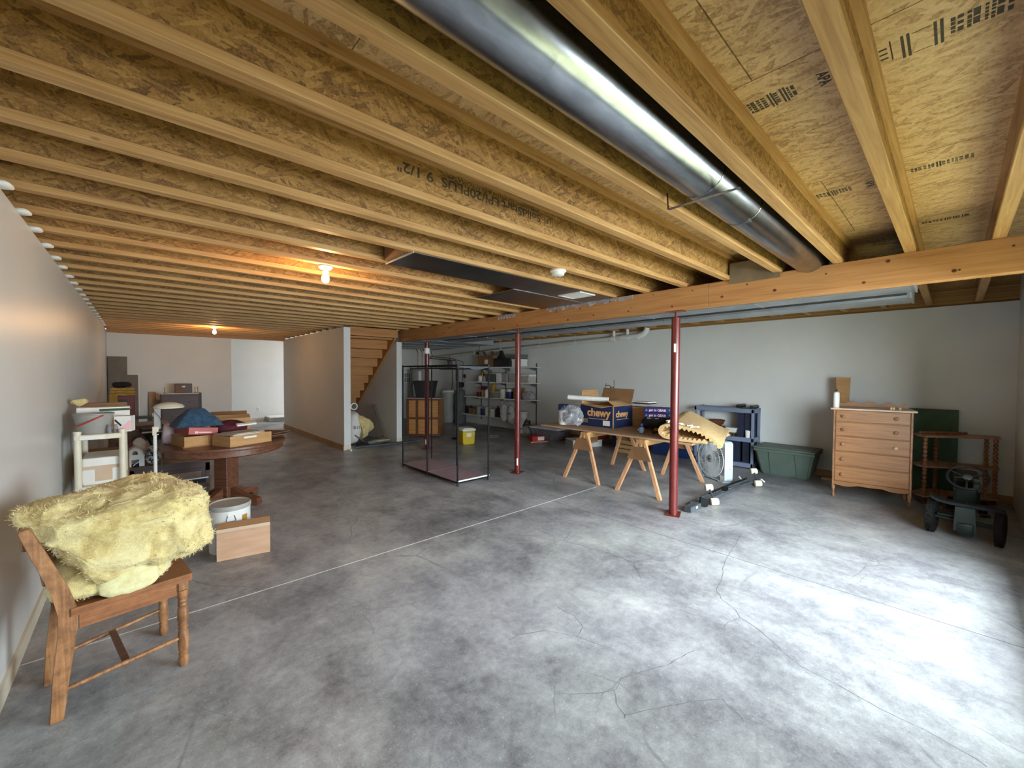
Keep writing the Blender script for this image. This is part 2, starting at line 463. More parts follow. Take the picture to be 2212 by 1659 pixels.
# ---------------------------------------------------------------- mesh building
class B:
    def __init__(s):
        s.bm = bmesh.new()

    def face(s, vs):
        try:
            return s.bm.faces.new(vs)
        except ValueError:
            return None

    def hexa(s, p):
        v = [s.bm.verts.new(q) for q in p]
        for f in ((0, 3, 2, 1), (4, 5, 6, 7), (0, 1, 5, 4), (1, 2, 6, 5), (2, 3, 7, 6), (3, 0, 4, 7)):
            s.face([v[i] for i in f])
        return s

    def box(s, x0, x1, y0, y1, z0, z1):
        return s.hexa([(x0, y0, z0), (x1, y0, z0), (x1, y1, z0), (x0, y1, z0),
                       (x0, y0, z1), (x1, y0, z1), (x1, y1, z1), (x0, y1, z1)])

    def obox(s, c, d, rx=0, ry=0, rz=0):
        m = Matrix.Translation(c) @ Euler((rx, ry, rz)).to_matrix().to_4x4()
        a, b, e = d[0] / 2, d[1] / 2, d[2] / 2
        return s.hexa([m @ Vector(q) for q in ((-a, -b, -e), (a, -b, -e), (a, b, -e), (-a, b, -e),
                                               (-a, -b, e), (a, -b, e), (a, b, e), (-a, b, e))])

    def frus(s, x0, x1, y0, y1, z0, X0, X1, Y0, Y1, z1):
        return s.hexa([(x0, y0, z0), (x1, y0, z0), (x1, y1, z0), (x0, y1, z0),
                       (X0, Y0, z1), (X1, Y0, z1), (X1, Y1, z1), (X0, Y1, z1)])

    def rbox(s, x0, x1, y0, y1, z0, z1, r=0.01, seg=2, rz=0.0):
        cx, cy, cz = (x0 + x1) / 2, (y0 + y1) / 2, (z0 + z1) / 2
        m = Matrix.Translation((cx, cy, cz)) @ Matrix.Rotation(rz, 4, 'Z') @ Matrix.Diagonal((x1 - x0, y1 - y0, z1 - z0, 1))
        ret = bmesh.ops.create_cube(s.bm, size=1.0, matrix=m)
        ed = list({e for v in ret['verts'] for e in v.link_edges})
        bmesh.ops.bevel(s.bm, geom=ed, offset=r, segments=seg, affect='EDGES', profile=0.5)
        return s

    def ring(s, c, ax, up, r, n, ry=None, ph=0.0):
        ry = r if ry is None else ry
        return [s.bm.verts.new(c + ax * (r * math.cos(ph + 2 * PI * i / n)) + up * (ry * math.sin(ph + 2 * PI * i / n))) for i in range(n)]

    def skin(s, rings, cap=True):
        for a, b in zip(rings, rings[1:]):
            n = len(a)
            for i in range(n):
                s.face([a[i], a[(i + 1) % n], b[(i + 1) % n], b[i]])
        if cap:
            s.face(list(reversed(rings[0])))
            s.face(rings[-1])
        return s

    def cyl(s, p0, p1, r0, r1=None, n=12, cap=True):
        p0, p1 = Vector(p0), Vector(p1)
        r1 = r0 if r1 is None else r1
        d = (p1 - p0).normalized()
        a = d.orthogonal().normalized()
        b = d.cross(a)
        return s.skin([s.ring(p0, a, b, r0, n), s.ring(p1, a, b, r1, n)], cap)

    def tube(s, pts, r, n=8, cap=True, ry=None):
        pts = [Vector(p) for p in pts]
        rings = []
        a = None
        for i, p in enumerate(pts):
            t = (pts[min(i + 1, len(pts) - 1)] - pts[max(i - 1, 0)]).normalized()
            if a is None:
                a = t.orthogonal().normalized()
            a = (a - t * a.dot(t))
            a = a.normalized() if a.length > 1e-6 else t.orthogonal().normalized()
            rad = r[i] if isinstance(r, (list, tuple)) else r
            rings.append(s.ring(p, a, t.cross(a), rad, n, None if ry is None else ry))
        return s.skin(rings, cap)

    def lathe(s, prof, n=20, c=(0, 0, 0), ax=(0, 0, 1), ph=0.0, cap=True):
        c, ax = Vector(c), Vector(ax).normalized()
        a = ax.orthogonal().normalized() if abs(ax.z) < 0.99 else Vector((1, 0, 0))
        b = ax.cross(a)
        rings = [s.ring(c + ax * z, a, b, max(r, 1e-4), n, None, ph) for r, z in prof]
        return s.skin(rings, cap)

    def prism(s, poly, a0, a1, axis='z'):
        def mp(u, v, w):
            return {'z': (u, v, w), 'y': (u, w, v), 'x': (w, u, v)}[axis]
        lo = [s.bm.verts.new(mp(u, v, a0)) for u, v in poly]
        hi = [s.bm.verts.new(mp(u, v, a1)) for u, v in poly]
        n = len(poly)
        s.face(list(reversed(lo)))
        s.face(hi)
        for i in range(n):
            s.face([lo[i], lo[(i + 1) % n], hi[(i + 1) % n], hi[i]])
        return s

    def sph(s, c, r, n=14, m=8):
        c = Vector(c)
        r = (r, r, r) if isinstance(r, (int, float)) else r
        rings = []
        for j in range(1, m):
            t = PI * j / m
            rings.append([s.bm.verts.new(c + Vector((r[0] * math.sin(t) * math.cos(2 * PI * i / n), r[1] * math.sin(t) * math.sin(2 * PI * i / n), -r[2] * math.cos(t)))) for i in range(n)])
        s.skin(rings, False)
        b0 = s.bm.verts.new(c - Vector((0, 0, r[2])))
        b1 = s.bm.verts.new(c + Vector((0, 0, r[2])))
        for i in range(n):
            s.face([b0, rings[0][(i + 1) % n], rings[0][i]])
            s.face([b1, rings[-1][i], rings[-1][(i + 1) % n]])
        return s

    def torus(s, c, Rr, r, ax=(0, 0, 1), n=28, m=8, a0=0.0, a1=2 * PI):
        c, ax = Vector(c), Vector(ax).normalized()
        a = ax.orthogonal().normalized() if abs(ax.z) < 0.99 else Vector((1, 0, 0))
        b = ax.cross(a)
        full = abs(a1 - a0 - 2 * PI) < 1e-6
        rings = []
        for i in range(n if full else n + 1):
            t = a0 + (a1 - a0) * i / n
            d = a * math.cos(t) + b * math.sin(t)
            rings.append(s.ring(c + d * Rr, d, ax, r, m))
        if full:
            rings.append(rings[0])
        return s.skin(rings, not full)

    def open_box(s, x0, x1, y0, y1, z0, z1, t=0.01):
        s.box(x0, x1, y0, y1, z0, z0 + t)
        s.box(x0, x1, y0, y0 + t, z0 + t, z1)
        s.box(x0, x1, y1 - t, y1, z0 + t, z1)
        s.box(x0, x0 + t, y0 + t, y1 - t, z0 + t, z1)
        s.box(x1 - t, x1, y0 + t, y1 - t, z0 + t, z1)
        return s


def tag(o, label=None, cat=None, group=None, kind=None):
    if label:
        o['label'] = label
    if cat:
        o['category'] = cat
    if group:
        o['group'] = group
    if kind:
        o['kind'] = kind
    return o


def obj(name, b, mat, parent=None, smooth=None, loc=None, rot=None):
    me = bpy.data.meshes.new(name)
    bmesh.ops.recalc_face_normals(b.bm, faces=b.bm.faces)
    b.bm.to_mesh(me)
    b.bm.free()
    if smooth:
        me.shade_smooth()
        me.set_sharp_from_angle(angle=R(smooth))
    me.materials.append(M[mat] if isinstance(mat, str) else mat)
    o = bpy.data.objects.new(name, me)
    COL.objects.link(o)
    if parent is not None:
        o.parent = parent
    if loc is not None:
        o.location = loc
    if rot is not None:
        o.rotation_euler = rot
    return o


def share(o, parent=None, loc=None, rot=None, scale=None):
    c = o.copy()
    COL.objects.link(c)
    if parent is not None:
        c.parent = parent
    if loc is not None:
        c.location = loc
    if rot is not None:
        c.rotation_euler = rot
    if scale is not None:
        c.scale = scale
    return c


def thing(name, label, cat, loc=(0, 0, 0), rz=0.0, group=None):
    o = bpy.data.objects.new(name, None)
    o.empty_display_size = 0.05
    COL.objects.link(o)
    o.location = loc
    o.rotation_euler = (0, 0, rz)
    return tag(o, label, cat, group)


def copy_tree(o, parent=None, loc=None, rot=None, label=None):
    c = o.copy()
    COL.objects.link(c)
    if parent is not None:
        c.parent = parent
    if loc is not None:
        c.location = loc
    if rot is not None:
        c.rotation_euler = rot
    if label:
        c['label'] = label
    for ch in [q for q in bpy.data.objects if q.parent == o]:
        copy_tree(ch, c)
    return c


_tx = {}


def text(name, body, size, mat, parent, origin, right, up, bold=0.0, align='LEFT', depth=0.0004):
    key = (body, size, bold, align)
    if key not in _tx:
        cu = bpy.data.curves.new('lettering', 'FONT')
        cu.body = body
        cu.size = size
        cu.offset = bold
        cu.align_x = align
        cu.extrude = depth
        cu.resolution_u = 3
        to = bpy.data.objects.new('lettering', cu)
        COL.objects.link(to)
        dg = bpy.context.evaluated_depsgraph_get()
        dg.update()
        _tx[key] = bpy.data.meshes.new_from_object(to.evaluated_get(dg))
        bpy.data.objects.remove(to)
    me = _tx[key].copy()
    me.materials.clear()
    me.materials.append(M[mat])
    o = bpy.data.objects.new(name, me)
    COL.objects.link(o)
    if parent is not None:
        o.parent = parent
    r_, u_ = Vector(right).normalized(), Vector(up).normalized()
    n_ = r_.cross(u_)
    mt = Matrix((r_, u_, n_)).transposed().to_4x4()
    mt.translation = Vector(origin)
    o.matrix_local = mt
    return o


def wob(b, amp, freq, seed=0.0, amp2=0.0, freq2=0.0):
    """push the points of a mesh about by smooth noise"""
    for v in b.bm.verts:
        p = v.co * freq + Vector((seed, seed * 0.7, -seed))
        d = Vector((noise.noise(p), noise.noise(p + Vector((31, 7, 2))), noise.noise(p + Vector((-9, 17, 41)))))
        v.co += d * amp
        if amp2:
            p = v.co * freq2 + Vector((seed, 0, 3))
            v.co += Vector((noise.noise(p), noise.noise(p + Vector((13, 5, 2))), noise.noise(p + Vector((-5, 11, 23))))) * amp2
    return b


def blob(c, r, p=2.0, n=40, m=24, amp=0.0, freq=3.0, seed=0.0, amp2=0.0, freq2=12.0):
    """a soft, lumpy mass: a rounded box between ball and brick"""
    b = B()
    c = Vector(c)

    def sg(x, e):
        return math.copysign(abs(x) ** e, x)
    e = 2.0 / p
    rings = []
    for j in range(1, m):
        t = -PI / 2 + PI * j / m
        rings.append([b.bm.verts.new(Vector((r[0] * sg(math.cos(t), e) * sg(math.cos(2 * PI * i / n), e),
                                             r[1] * sg(math.cos(t), e) * sg(math.sin(2 * PI * i / n), e),
                                             r[2] * sg(math.sin(t), e)))) for i in range(n)])
    b.skin(rings, False)
    lo, hi = b.bm.verts.new((0, 0, -r[2])), b.bm.verts.new((0, 0, r[2]))
    for i in range(n):
        b.face([lo, rings[0][(i + 1) % n], rings[0][i]])
        b.face([hi, rings[-1][i], rings[-1][(i + 1) % n]])
    if amp:
        wob(b, amp, freq, seed, amp2, freq2)
    for v in b.bm.verts:
        v.co += c
    return b

# ================================================================= THE ROOM
XL, XR, YB, YF = -0.485, 7.63, -0.50, 12.50
ZJ, JD = 2.45, 0.2413              # underside of the joists, joist depth
ZS = ZJ + JD
XBM = 4.245                        # near face of the beam


def struct(name, b, mat, parent=None, smooth=None):
    o = obj(name, b, mat, parent, smooth)
    if parent is None:
        o['kind'] = 'structure'
    return o


floor = struct('floor', B().box(XL - 0.2, XR + 0.2, YB - 0.2, 15.2, -0.12, 0.0), 'concrete')
obj('control_joint', B().box(XL + 0.01, 4.6, 3.250, 3.258, -0.001, 0.0012), 'joint', floor)
obj('control_joint', B().box(4.6, 7.6, 3.251, 3.256, -0.001, 0.0008), 'joint_dark', floor)
obj('control_joint', B().box(3.651, 3.657, YB, 3.25, -0.001, 0.0008), 'joint_dark', floor)
obj('control_joint', B().box(3.651, 3.657, 3.258, 8.0, -0.001, 0.0008), 'joint_dark', floor)
obj('control_joint', B().box(XL + 0.01, 7.6, 7.750, 7.755, -0.001, 0.0008), 'joint_dark', floor)

# wandering cracks in the slab
CRACKS = [
[(4.228, 1.353), (3.895, 1.301), (3.501, 1.237), (3.283, 1.175), (3.11, 1.128), (2.973, 1.099), (2.903, 1.021), (2.844, 0.929), (2.773, 0.878), (2.729, 0.762), (2.642, 0.643), (2.543, 0.513), (2.528, 0.375), (2.491, 0.2), (2.476, 0.05), (2.446, -0.093), (2.397, -0.173)],
[(2.253, 0.944), (2.178, 0.962), (2.029, 0.993), (1.899, 1.052), (1.777, 1.098), (1.686, 1.079), (1.619, 1.113), (1.497, 1.212), (1.437, 1.305)],
[(1.673, 1.083), (1.622, 1.025), (1.592, 0.965), (1.539, 0.948)],
[(2.007, 1.727), (2.013, 1.598), (1.962, 1.485), (1.862, 1.459), (1.904, 1.312), (1.933, 1.27)],
[(1.589, 0.968), (1.733, 0.889), (1.899, 0.792), (2.01, 0.709), (1.962, 0.613), (1.907, 0.568)],
[(2.773, 0.878), (2.657, 0.919), (2.507, 0.904)],
[(1.862, 1.459), (1.773, 1.615), (1.62, 1.695), (1.479, 1.697)],
[(1.025, 1.497), (1.008, 1.447), (0.991, 1.406)],
]
for pts_ in CRACKS:
    rc_ = random.Random(len(pts_))
    line = []
    for (xa, ya), (xb, yb) in zip(pts_, pts_[1:]):
        n_ = max(3, int(math.hypot(xb - xa, yb - ya) / 0.035))
        for i in range(n_):
            u = i / n_
            j_ = 0.010 * noise.noise(Vector((xa + (xb - xa) * u, ya + (yb - ya) * u, 1.0)) * 14)
            line.append(Vector((xa + (xb - xa) * u + j_, ya + (yb - ya) * u - j_, 0)))
    b = B()
    prev = None
    for p, q in zip(line, line[1:]):
        d = (q - p).normalized()
        s_ = Vector((-d.y, d.x, 0)) * rc_.uniform(0.0010, 0.0026)
        cur = [b.bm.verts.new(p + s_ + Vector((0, 0, 0.0006))), b.bm.verts.new(p - s_ + Vector((0, 0, 0.0006)))]
        if prev:
            b.face([prev[0], prev[1], cur[1], cur[0]])
        prev = cur
    obj('crack', b, 'joint_dark', floor)

ceiling = struct('ceiling', B().box(XL - 0.2, XR + 0.2, YB - 0.2, 15.2, ZS + 0.02, ZS + 0.06), 'osb_floor')
x = XL - 0.15
row = 0
while x < XR + 0.1:
    y = YB - 0.15 - (1.22 if row % 2 else 0)
    while y < 12.7:
        obj('subfloor_panel', B().box(x + 0.0015, x + 1.2165, max(y, YB - 0.15) + 0.0015, min(y + 2.4365, 12.7), ZS, ZS + 0.018), 'osb_floor', ceiling)
        y += 2.44
    x += 1.22
    row += 1

# I-joists: an OSB web between two lumber flanges
FW, FT = 0.064, 0.038


def joist_meshes(x0, x1):
    w = obj('floor_joist', B().box(x0, x1, -0.006, 0.006, FT, JD - FT), 'osb_web', ceiling)
    f = obj('bottom_flange', B().rbox(x0, x1, -FW / 2, FW / 2, 0, FT, 0.003, 1), 'flange', w)
    t = obj('top_flange', B().box(x0, x1, -FW / 2, FW / 2, JD - FT, JD - 0.0005), 'flange', w)
    return w, f, t


JY = [0.214 + 0.4265 * k + FW / 2 for k in range(-1, 29)]
full = joist_meshes(XL - 0.08, XR + 0.02)
left_ = joist_meshes(XL - 0.08, 3.05)
right_ = joist_meshes(4.20, XR + 0.02)
used = set()
joists = {}
for k, yj in enumerate(JY):
    k -= 1
    sets = [full] if k <= 18 else [left_, right_]
    for st in sets:
        if id(st) not in used:
            used.add(id(st))
            w = st[0]
            w.location = (0, yj, ZJ)
        else:
            w = share(st[0], ceiling, (0, yj, ZJ))
            share(st[1], w)
            share(st[2], w)
        joists.setdefault(k, w)

# printed marks on the joist webs (run upside down along the web)
jw = joists[4]
wp_ = text('web_print', 'SolidStart LPI/20PLUS  9 1/2"', 0.074, 'ink', jw, (2.05, -0.0065, 0.165), (-1, 0, 0), (0, 0, -1), 0.0012)
wp_.scale = (1.06 / max(0.1, wp_.dimensions.x), 1, 1)
obj('web_print', B().box(2.085, 2.088, -0.0072, -0.0062, 0.105, 0.175).box(2.165, 2.168, -0.0072, -0.0062, 0.105, 0.175)
    .box(2.085, 2.168, -0.0072, -0.0062, 0.105, 0.108).box(2.085, 2.168, -0.0072, -0.0062, 0.172, 0.175), 'ink', jw)
text('web_print', 'LP', 0.056, 'ink', jw, (2.156, -0.0065, 0.163), (-1, 0, 0), (0, 0, -1))
wp_ = text('web_print', 'IMPLEMENTED WITH ABILITYOMATER', 0.034, 'ink', jw, (2.03, -0.0065, 0.195), (-1, 0, 0), (0, 0, -1))
wp_.scale = (0.74 / max(0.1, wp_.dimensions.x), 1, 1)
for k_, x_ in ((1, 2.6), (2, 1.2), (2, 2.9), (3, 0.9), (3, 1.9), (3, 3.1), (5, 1.5), (6, 0.9), (7, 2.0)):
    obj('web_print', B().torus((x_, -0.0066, 0.12), 0.016, 0.0016, (0, 1, 0), 10, 4, 0.6, 3.6), 'ink', joists[k_])

# grade stamps printed under the subfloor, between the two joists nearest the camera
def stamp(x, y0, y1, mirror, big):
    """a row of printed bars and boxes running across a joist bay"""
    st = bpy.data.objects.new('grade_stamp', None)
    COL.objects.link(st)
    st.parent = ceiling
    L = y1 - y0
    z = ZS - 0.0006
    h = 0.055 * big
    rnd = random.Random(int(x * 100 + y0 * 1000))
    b = B()
    t = 0.0
    sgn = -1 if mirror else 1
    ys = y0 if not mirror else y1
    while t < 0.72 * L:
        kind = rnd.random()
        if kind < 0.25:
            for _ in range(2):
                b.box(x - h, x + h, ys + sgn * t - 0.0035, ys + sgn * t + 0.0035, z, z + 0.0005)
                t += 0.012
        else:
            n = rnd.randint(2, 5)
            w_ = rnd.uniform(0.008, 0.016)
            for i in range(n):
                a0 = -h * 0.8 + 1.6 * h * i / n
                b.box(x + a0, x + a0 + 1.6 * h / n * rnd.uniform(0.5, 0.85), ys + sgn * t - w_ / 2, ys + sgn * t + w_ / 2, z, z + 0.0005)
            t += w_ + 0.006
    obj('stamp_bars', b, 'ink', st)
    return st, z


s1, z = stamp(1.99, 0.385, 0.63, True, 1.0)
text('stamp_letters', 'APA', 0.052, 'ink', s1, (1.945, 0.39, z), (1, 0, 0), (0, -1, 0), 0.001)
obj('stamp_bar', B().box(1.93, 2.05, 0.338, 0.344, z, z + 0.0005), 'ink', s1)
s2, z = stamp(3.28, 0.385, 0.63, True, 0.9)
text('stamp_letters', 'APA', 0.052, 'ink', s2, (3.235, 0.39, z), (1, 0, 0), (0, -1, 0), 0.001)
obj('stamp_bar', B().box(3.22, 3.34, 0.338, 0.344, z, z + 0.0005), 'ink', s2)
s3, z = stamp(2.01, -0.15, 0.03, True, 1.1)
b = B()
for yy in (0.055, 0.070, 0.135, 0.150):
    b.box(1.94, 2.08, yy - 0.004, yy + 0.004, z, z + 0.0005)
b.box(1.95, 1.953, 0.08, 0.125, z, z + 0.0005).box(2.07, 2.073, 0.08, 0.125, z, z + 0.0005)
b.box(1.94, 2.06, 0.178, 0.182, z, z + 0.0005).box(1.97, 1.98, 0.19, 0.212, z, z + 0.0005).box(2.0, 2.01, 0.19, 0.212, z, z + 0.0005).box(2.03, 2.04, 0.19, 0.212, z, z + 0.0005)
obj('stamp_bars', b, 'ink', s3)
stamp(3.25, -0.14, 0.19, True, 0.7)
stamp(4.42, -0.15, 0.19, True, 0.6)

# ---- walls
wall_left = struct('wall_left', B().box(XL - 0.12, XL, YB - 0.1, 15.1, 0, ZJ - 0.022), 'wall_gloss')
wall_far = struct('wall_far', B().box(XL, 1.765, YF, YF + 0.11, 0, 2.385), 'wall')
wall_hall = struct('wall_hall', B().box(XL - 0.1, XR + 0.2, 15.0, 15.1, 0, ZS), 'wall')
wall_stair = struct('wall_stair', B().box(2.975, 3.105, 8.10, 12.56, 0, 2.425), 'wall')
SL = 0.7525


def stair_z(y):
    return SL * (11.33 - y)


wall_under_stair = struct('wall_under_stair', B().prism([(8.20, 0), (11.20, 0), (11.20, 0.02), (8.46, stair_z(8.46) - 0.09), (8.20, 2.20)], 4.14, 4.262, 'x'), 'wall')
wall_right = struct('wall_right', B().box(XR, XR + 0.12, YB - 0.1, 12.6, 0, 2.42), 'wall')
wall_utility = struct('wall_utility', B().box(4.262, XR, YF, YF + 0.11, 0, ZJ - 0.02), 'wall')
bw = B()
z1 = ZS
bw.box(XL - 0.1, WIN_X0, YB - 0.12, YB, 0, z1).box(WIN_X0, WIN_X1, YB - 0.12, YB, 0, 0.95).box(WIN_X0, WIN_X1, YB - 0.12, YB, 1.85, z1)
bw.box(DOOR_X0, DOOR_X1, YB - 0.12, YB, 0, 0.25).box(WIN_X1, DOOR_X0, YB - 0.12, YB, 0, z1).box(DOOR_X0, DOOR_X1, YB - 0.12, YB, 2.06, z1).box(DOOR_X1, XR + 0.12, YB - 0.12, YB, 0, z1)
wall_back = struct('wall_back', bw, 'wall')
# rim boards that close the joist ends
struct('trim_1', B().box(XR + 0.05, XR + 0.12, YB - 0.1, 12.6, 2.42, ZS), 'osb_web')
struct('trim_2', B().box(XL - 0.12, XL - 0.085, YB - 0.1, 12.6, ZJ - 0.02, ZS), 'osb_web')
struct('trim_3', B().box(XL, 3.0, YF - 0.05, YF + 0.11, 2.388, ZJ + 0.2), 'beam')
struct('baseboard_left', B().box(XL, XL + 0.014, YB, YF, 0, 0.085), 'baseboard')
struct('baseboard_far', B().box(XL + 0.014, 1.765, YF - 0.014, YF, 0, 0.085), 'baseboard')
struct('baseboard_stair', B().box(2.961, 2.975, 8.10, 12.56, 0, 0.10), 'baseboard_wood')
struct('baseboard_cap', B().box(2.961, 3.105, 8.088, 8.10, 0.0, 0.10), 'baseboard')
struct('baseboard_hall', B().box(XL, 7.0, 14.986, 15.0, 0, 0.085), 'baseboard')
struct('baseboard_right', B().box(XR - 0.014, XR, YB, 7.0, 0, 0.10), 'baseboard_wood')
struct('baseboard_pier', B().box(4.134, 4.262, 8.188, 8.20, 0.0, 0.10), 'baseboard')
# white foam plugs where each joist meets the left wall
pad = obj('foam_plug', wob(blob((0, 0, 0), (0.035, 0.045, 0.014), 3, 12, 8), 0.006, 20), 'white_plastic', wall_left, 60, (XL + 0.01, 3.16, ZJ - 0.012))
for k in range(8, 28):
    yk = 0.214 + 0.4265 * (k - 1) + FW / 2
    share(pad, wall_left, (XL + 0.012, yk - 0.055 + 0.02 * math.sin(k * 2.3), ZJ - 0.012), (0, 0, random.uniform(-0.2, 0.2)))

# ---- glazing behind the camera and in the hall
def glazing(name, x0, x1, z0, z1, mid, y=YB):
    fr = B()
    w = 0.05
    fr.box(x0, x1, y - 0.10, y - 0.02, z0, z0 + w).box(x0, x1, y - 0.10, y - 0.02, z1 - w, z1)
    fr.box(x0, x0 + w, y - 0.10, y - 0.02, z0 + w, z1 - w).box(x1 - w, x1, y - 0.10, y - 0.02, z0 + w, z1 - w)
    xm = (x0 + x1) / 2
    if mid:
        fr.box(xm - 0.03, xm + 0.03, y - 0.10, y - 0.02, z0 + w, z1 - w)
    o = struct(name, fr, 'white_plastic')
    obj('pane', B().box(x0 + w, (xm - 0.03) if mid else (x1 - w), y - 0.065, y - 0.06, z0 + w, z1 - w), 'window_glass', o)
    if mid:
        obj('pane', B().box(xm + 0.03, x1 - w, y - 0.065, y - 0.06, z0 + w, z1 - w), 'window_glass', o)
    return o


glazing('window_2', DOOR_X0, DOOR_X1, 0.25, 2.06, True)
glazing('window_1', WIN_X0, WIN_X1, 0.95, 1.85, True)
ol = struct('trim_4', B().rbox(2.79, 2.86, 14.994, 15.0, 0.30, 0.415, 0.002, 1), 'white_plastic')
obj('socket', B().box(2.812, 2.838, 14.991, 14.9945, 0.325, 0.35).box(2.812, 2.838, 14.991, 14.9945, 0.365, 0.39), 'grey_tank', ol)
struct('ground_outside', B().box(-14, 20, -24, YB - 0.2, -0.3, -0.13), mk('lawn', S(150, 150, 100), S(172, 168, 120), 20, 0.9))

# ---- stairs seen from below
st = thing('staircase', 'open wooden staircase seen from below between two drywall walls', 'stairs', (0, 0, 0))
for i in range(0, 13):
    yf = 11.33 - 0.2525 * i
    zt = 0.19 * (i + 1)
    if zt > 2.45:
        break
    obj('tread', B().box(3.11, 4.085, yf - 0.2725, yf + 0.025, zt - 0.038, zt), 'stair', st)
    obj('riser', B().box(3.11, 4.085, yf - 0.02, yf, zt - 0.19, zt - 0.040), 'stair', st)
sp_ = [(11.33, 0.0), (8.10, stair_z(8.10) - 0.0), (8.10, 2.44), (8.40, 2.44), (11.45, 0.22)]
obj('stringer', B().prism([(11.2, 0.0), (8.21, stair_z(8.21) - 0.10), (8.21, 2.44), (8.55, 2.44), (11.45, 0.25), (11.45, 0.0)], 4.088, 4.132, 'x'), 'stair', st)
obj('header', B().box(3.11, 4.132, 8.12, 8.16, 2.28, 2.448), 'stair', st)

# ---- main beam
bm_ = thing('support_beam', 'long pine beam carried by the red steel columns', 'beam', (XBM, 0, 2.215))
BW = 0.118
for i, (ya, yb) in enumerate(((-0.48, 1.70), (1.703, 6.90), (6.903, 8.30))):
    for j in range(3):
        obj('plank', B().rbox(j * BW / 3 + 0.0004, (j + 1) * BW / 3 - 0.0004, ya, yb, 0.001 * j, 0.2345, 0.003, 1), 'beam', bm_)
rk = random.Random(4)
kn = obj('knot', B().lathe([(0.013, -0.0008), (0.012, 0.0012), (0.005, 0.0014)], 12, (0, 0, 0), (-1, 0, 0)), 'knot', bm_, 40, (0.0, 0.02, 0.055))
for i in range(34):
    yk = -0.2 + 0.25 * i + rk.uniform(-0.08, 0.08)
    sc = rk.uniform(0.5, 1.15)
    share(kn, bm_, (0.0, yk, (0.06 if i % 2 else 0.175) + rk.uniform(-0.025, 0.03)), None, (1, sc * 1.1, sc))

# ---- red steel columns
def column(y, label, sticks):
    t = thing('steel_column', label, 'column', (4.305, y, 0), 0, 'red steel columns')
    obj('tube', B().cyl((0, 0, 0.006), (0, 0, 2.135), 0.0445, None, 28), 'red_paint', t, 40)
    obj('base_plate', B().rbox(-0.10, 0.10, -0.075, 0.075, 0, 0.008, 0.002, 1, R(20)), 'red_paint', t)
    obj('screw_jack', B().cyl((0, 0, 2.135), (0, 0, 2.205), 0.014, None, 12).cyl((0, 0, 2.128), (0, 0, 2.14), 0.05, None, 28), 'red_paint', t, 40)
    obj('cap_plate', B().box(-0.055, 0.055, -0.09, 0.09, 2.205, 2.2148), 'red_paint', t)
    for z0, z1_, a in sticks:
        b = B()
        n = 5
        pts = [(0.0452 * math.cos(a + 0.5 * (i / n - 0.5)), 0.0452 * math.sin(a + 0.5 * (i / n - 0.5))) for i in range(n + 1)]
        for p, q in zip(pts, pts[1:]):
            vs = [b.bm.verts.new((p[0], p[1], z0)), b.bm.verts.new((q[0], q[1], z0)), b.bm.verts.new((q[0], q[1], z1_)), b.bm.verts.new((p[0], p[1], z1_))]
            b.face(vs)
        s_ = obj('label_sticker', b, 'sticker', t)
    return t


AC = math.atan2(-1, -2)
column(2.06, 'red steel column standing nearest, beside the black padded frame on the floor', [(1.77, 1.86, AC - 0.15)])
column(4.55, 'red steel column standing between the garment rack and the sawhorse table', [(0.12, 0.23, AC + 0.35)])
c3_ = column(7.22, 'red steel column standing farthest, in front of the wooden cabinet back', [(0.09, 0.19, AC)])
obj('white_sleeve', B().lathe([(0.050, 1.92), (0.056, 1.93), (0.056, 2.02), (0.046, 2.035)], 24), 'white_plastic', c3_, 40)

# ---- joist bay sheet metal and ducts
t = thing('round_duct', 'shiny round galvanised duct running between two joists', 'duct', (0, 0.868, 2.525))
for a, c in ((-0.40, 0.9), (0.9, 2.05), (2.05, 2.60), (2.60, 4.40)):
    obj('duct_section', B().cyl((a, 0, 0), (c, 0, 0), 0.118, None, 40), 'galv', t, 40)
for a in (2.05, 2.60):
    obj('duct_crimp', B().torus((a, 0, 0), 0.1185, 0.003, (1, 0, 0), 40, 6), 'galv', t, 60)
obj('duct_clip', B().rbox(2.585, 2.625, -0.055, -0.035, -0.112, -0.100, 0.002, 1), 'galv', t)
obj('hanger_strap', B().hexa([(2.06, 0.175, -0.1265), (2.085, 0.175, -0.1265), (2.085, -0.175, -0.1265), (2.06, -0.175, -0.1265), (2.06, 0.175, -0.1250), (2.085, 0.175, -0.1250), (2.085, -0.175, -0.1250), (2.06, -0.175, -0.1250)]).cyl((2.072, 0.175, -0.1258), (2.072, 0.182, -0.04), 0.004, None, 6), 'galv', t)

t = thing('return_air_panel', 'dark sheet metal panning nailed under the joists beside the smoke alarm', 'air panel', (0, 0, ZJ))
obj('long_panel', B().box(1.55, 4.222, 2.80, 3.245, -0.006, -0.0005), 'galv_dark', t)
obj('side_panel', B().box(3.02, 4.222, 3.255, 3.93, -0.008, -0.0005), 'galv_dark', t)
obj('edge_strip', B().box(1.545, 1.553, 2.79, 3.255, -0.012, 0.05), 'galv_flat', t)
obj('edge_strip', B().box(3.0, 4.22, 3.244, 3.256, -0.011, -0.0065), 'galv_flat', t)
obj('end_cap', B().box(1.50, 1.53, 2.84, 3.18, 0.0, 0.15), 'cardboard_dark', t)
b = B().box(3.62, 3.64, 2.83, 3.15, -0.016, -0.0065).box(3.88, 3.90, 2.83, 3.15, -0.016, -0.0065).box(3.64, 3.88, 2.83, 2.85, -0.016, -0.0065).box(3.64, 3.88, 3.13, 3.15, -0.016, -0.0065)
g = obj('grille', b, 'white_plastic', t)
for i in range(9):
    obj('slat', B().obox((3.66 + 0.025 * i, 2.99, -0.010), (0.014, 0.28, 0.0015), 0, R(25), 0), 'white_plastic', g)

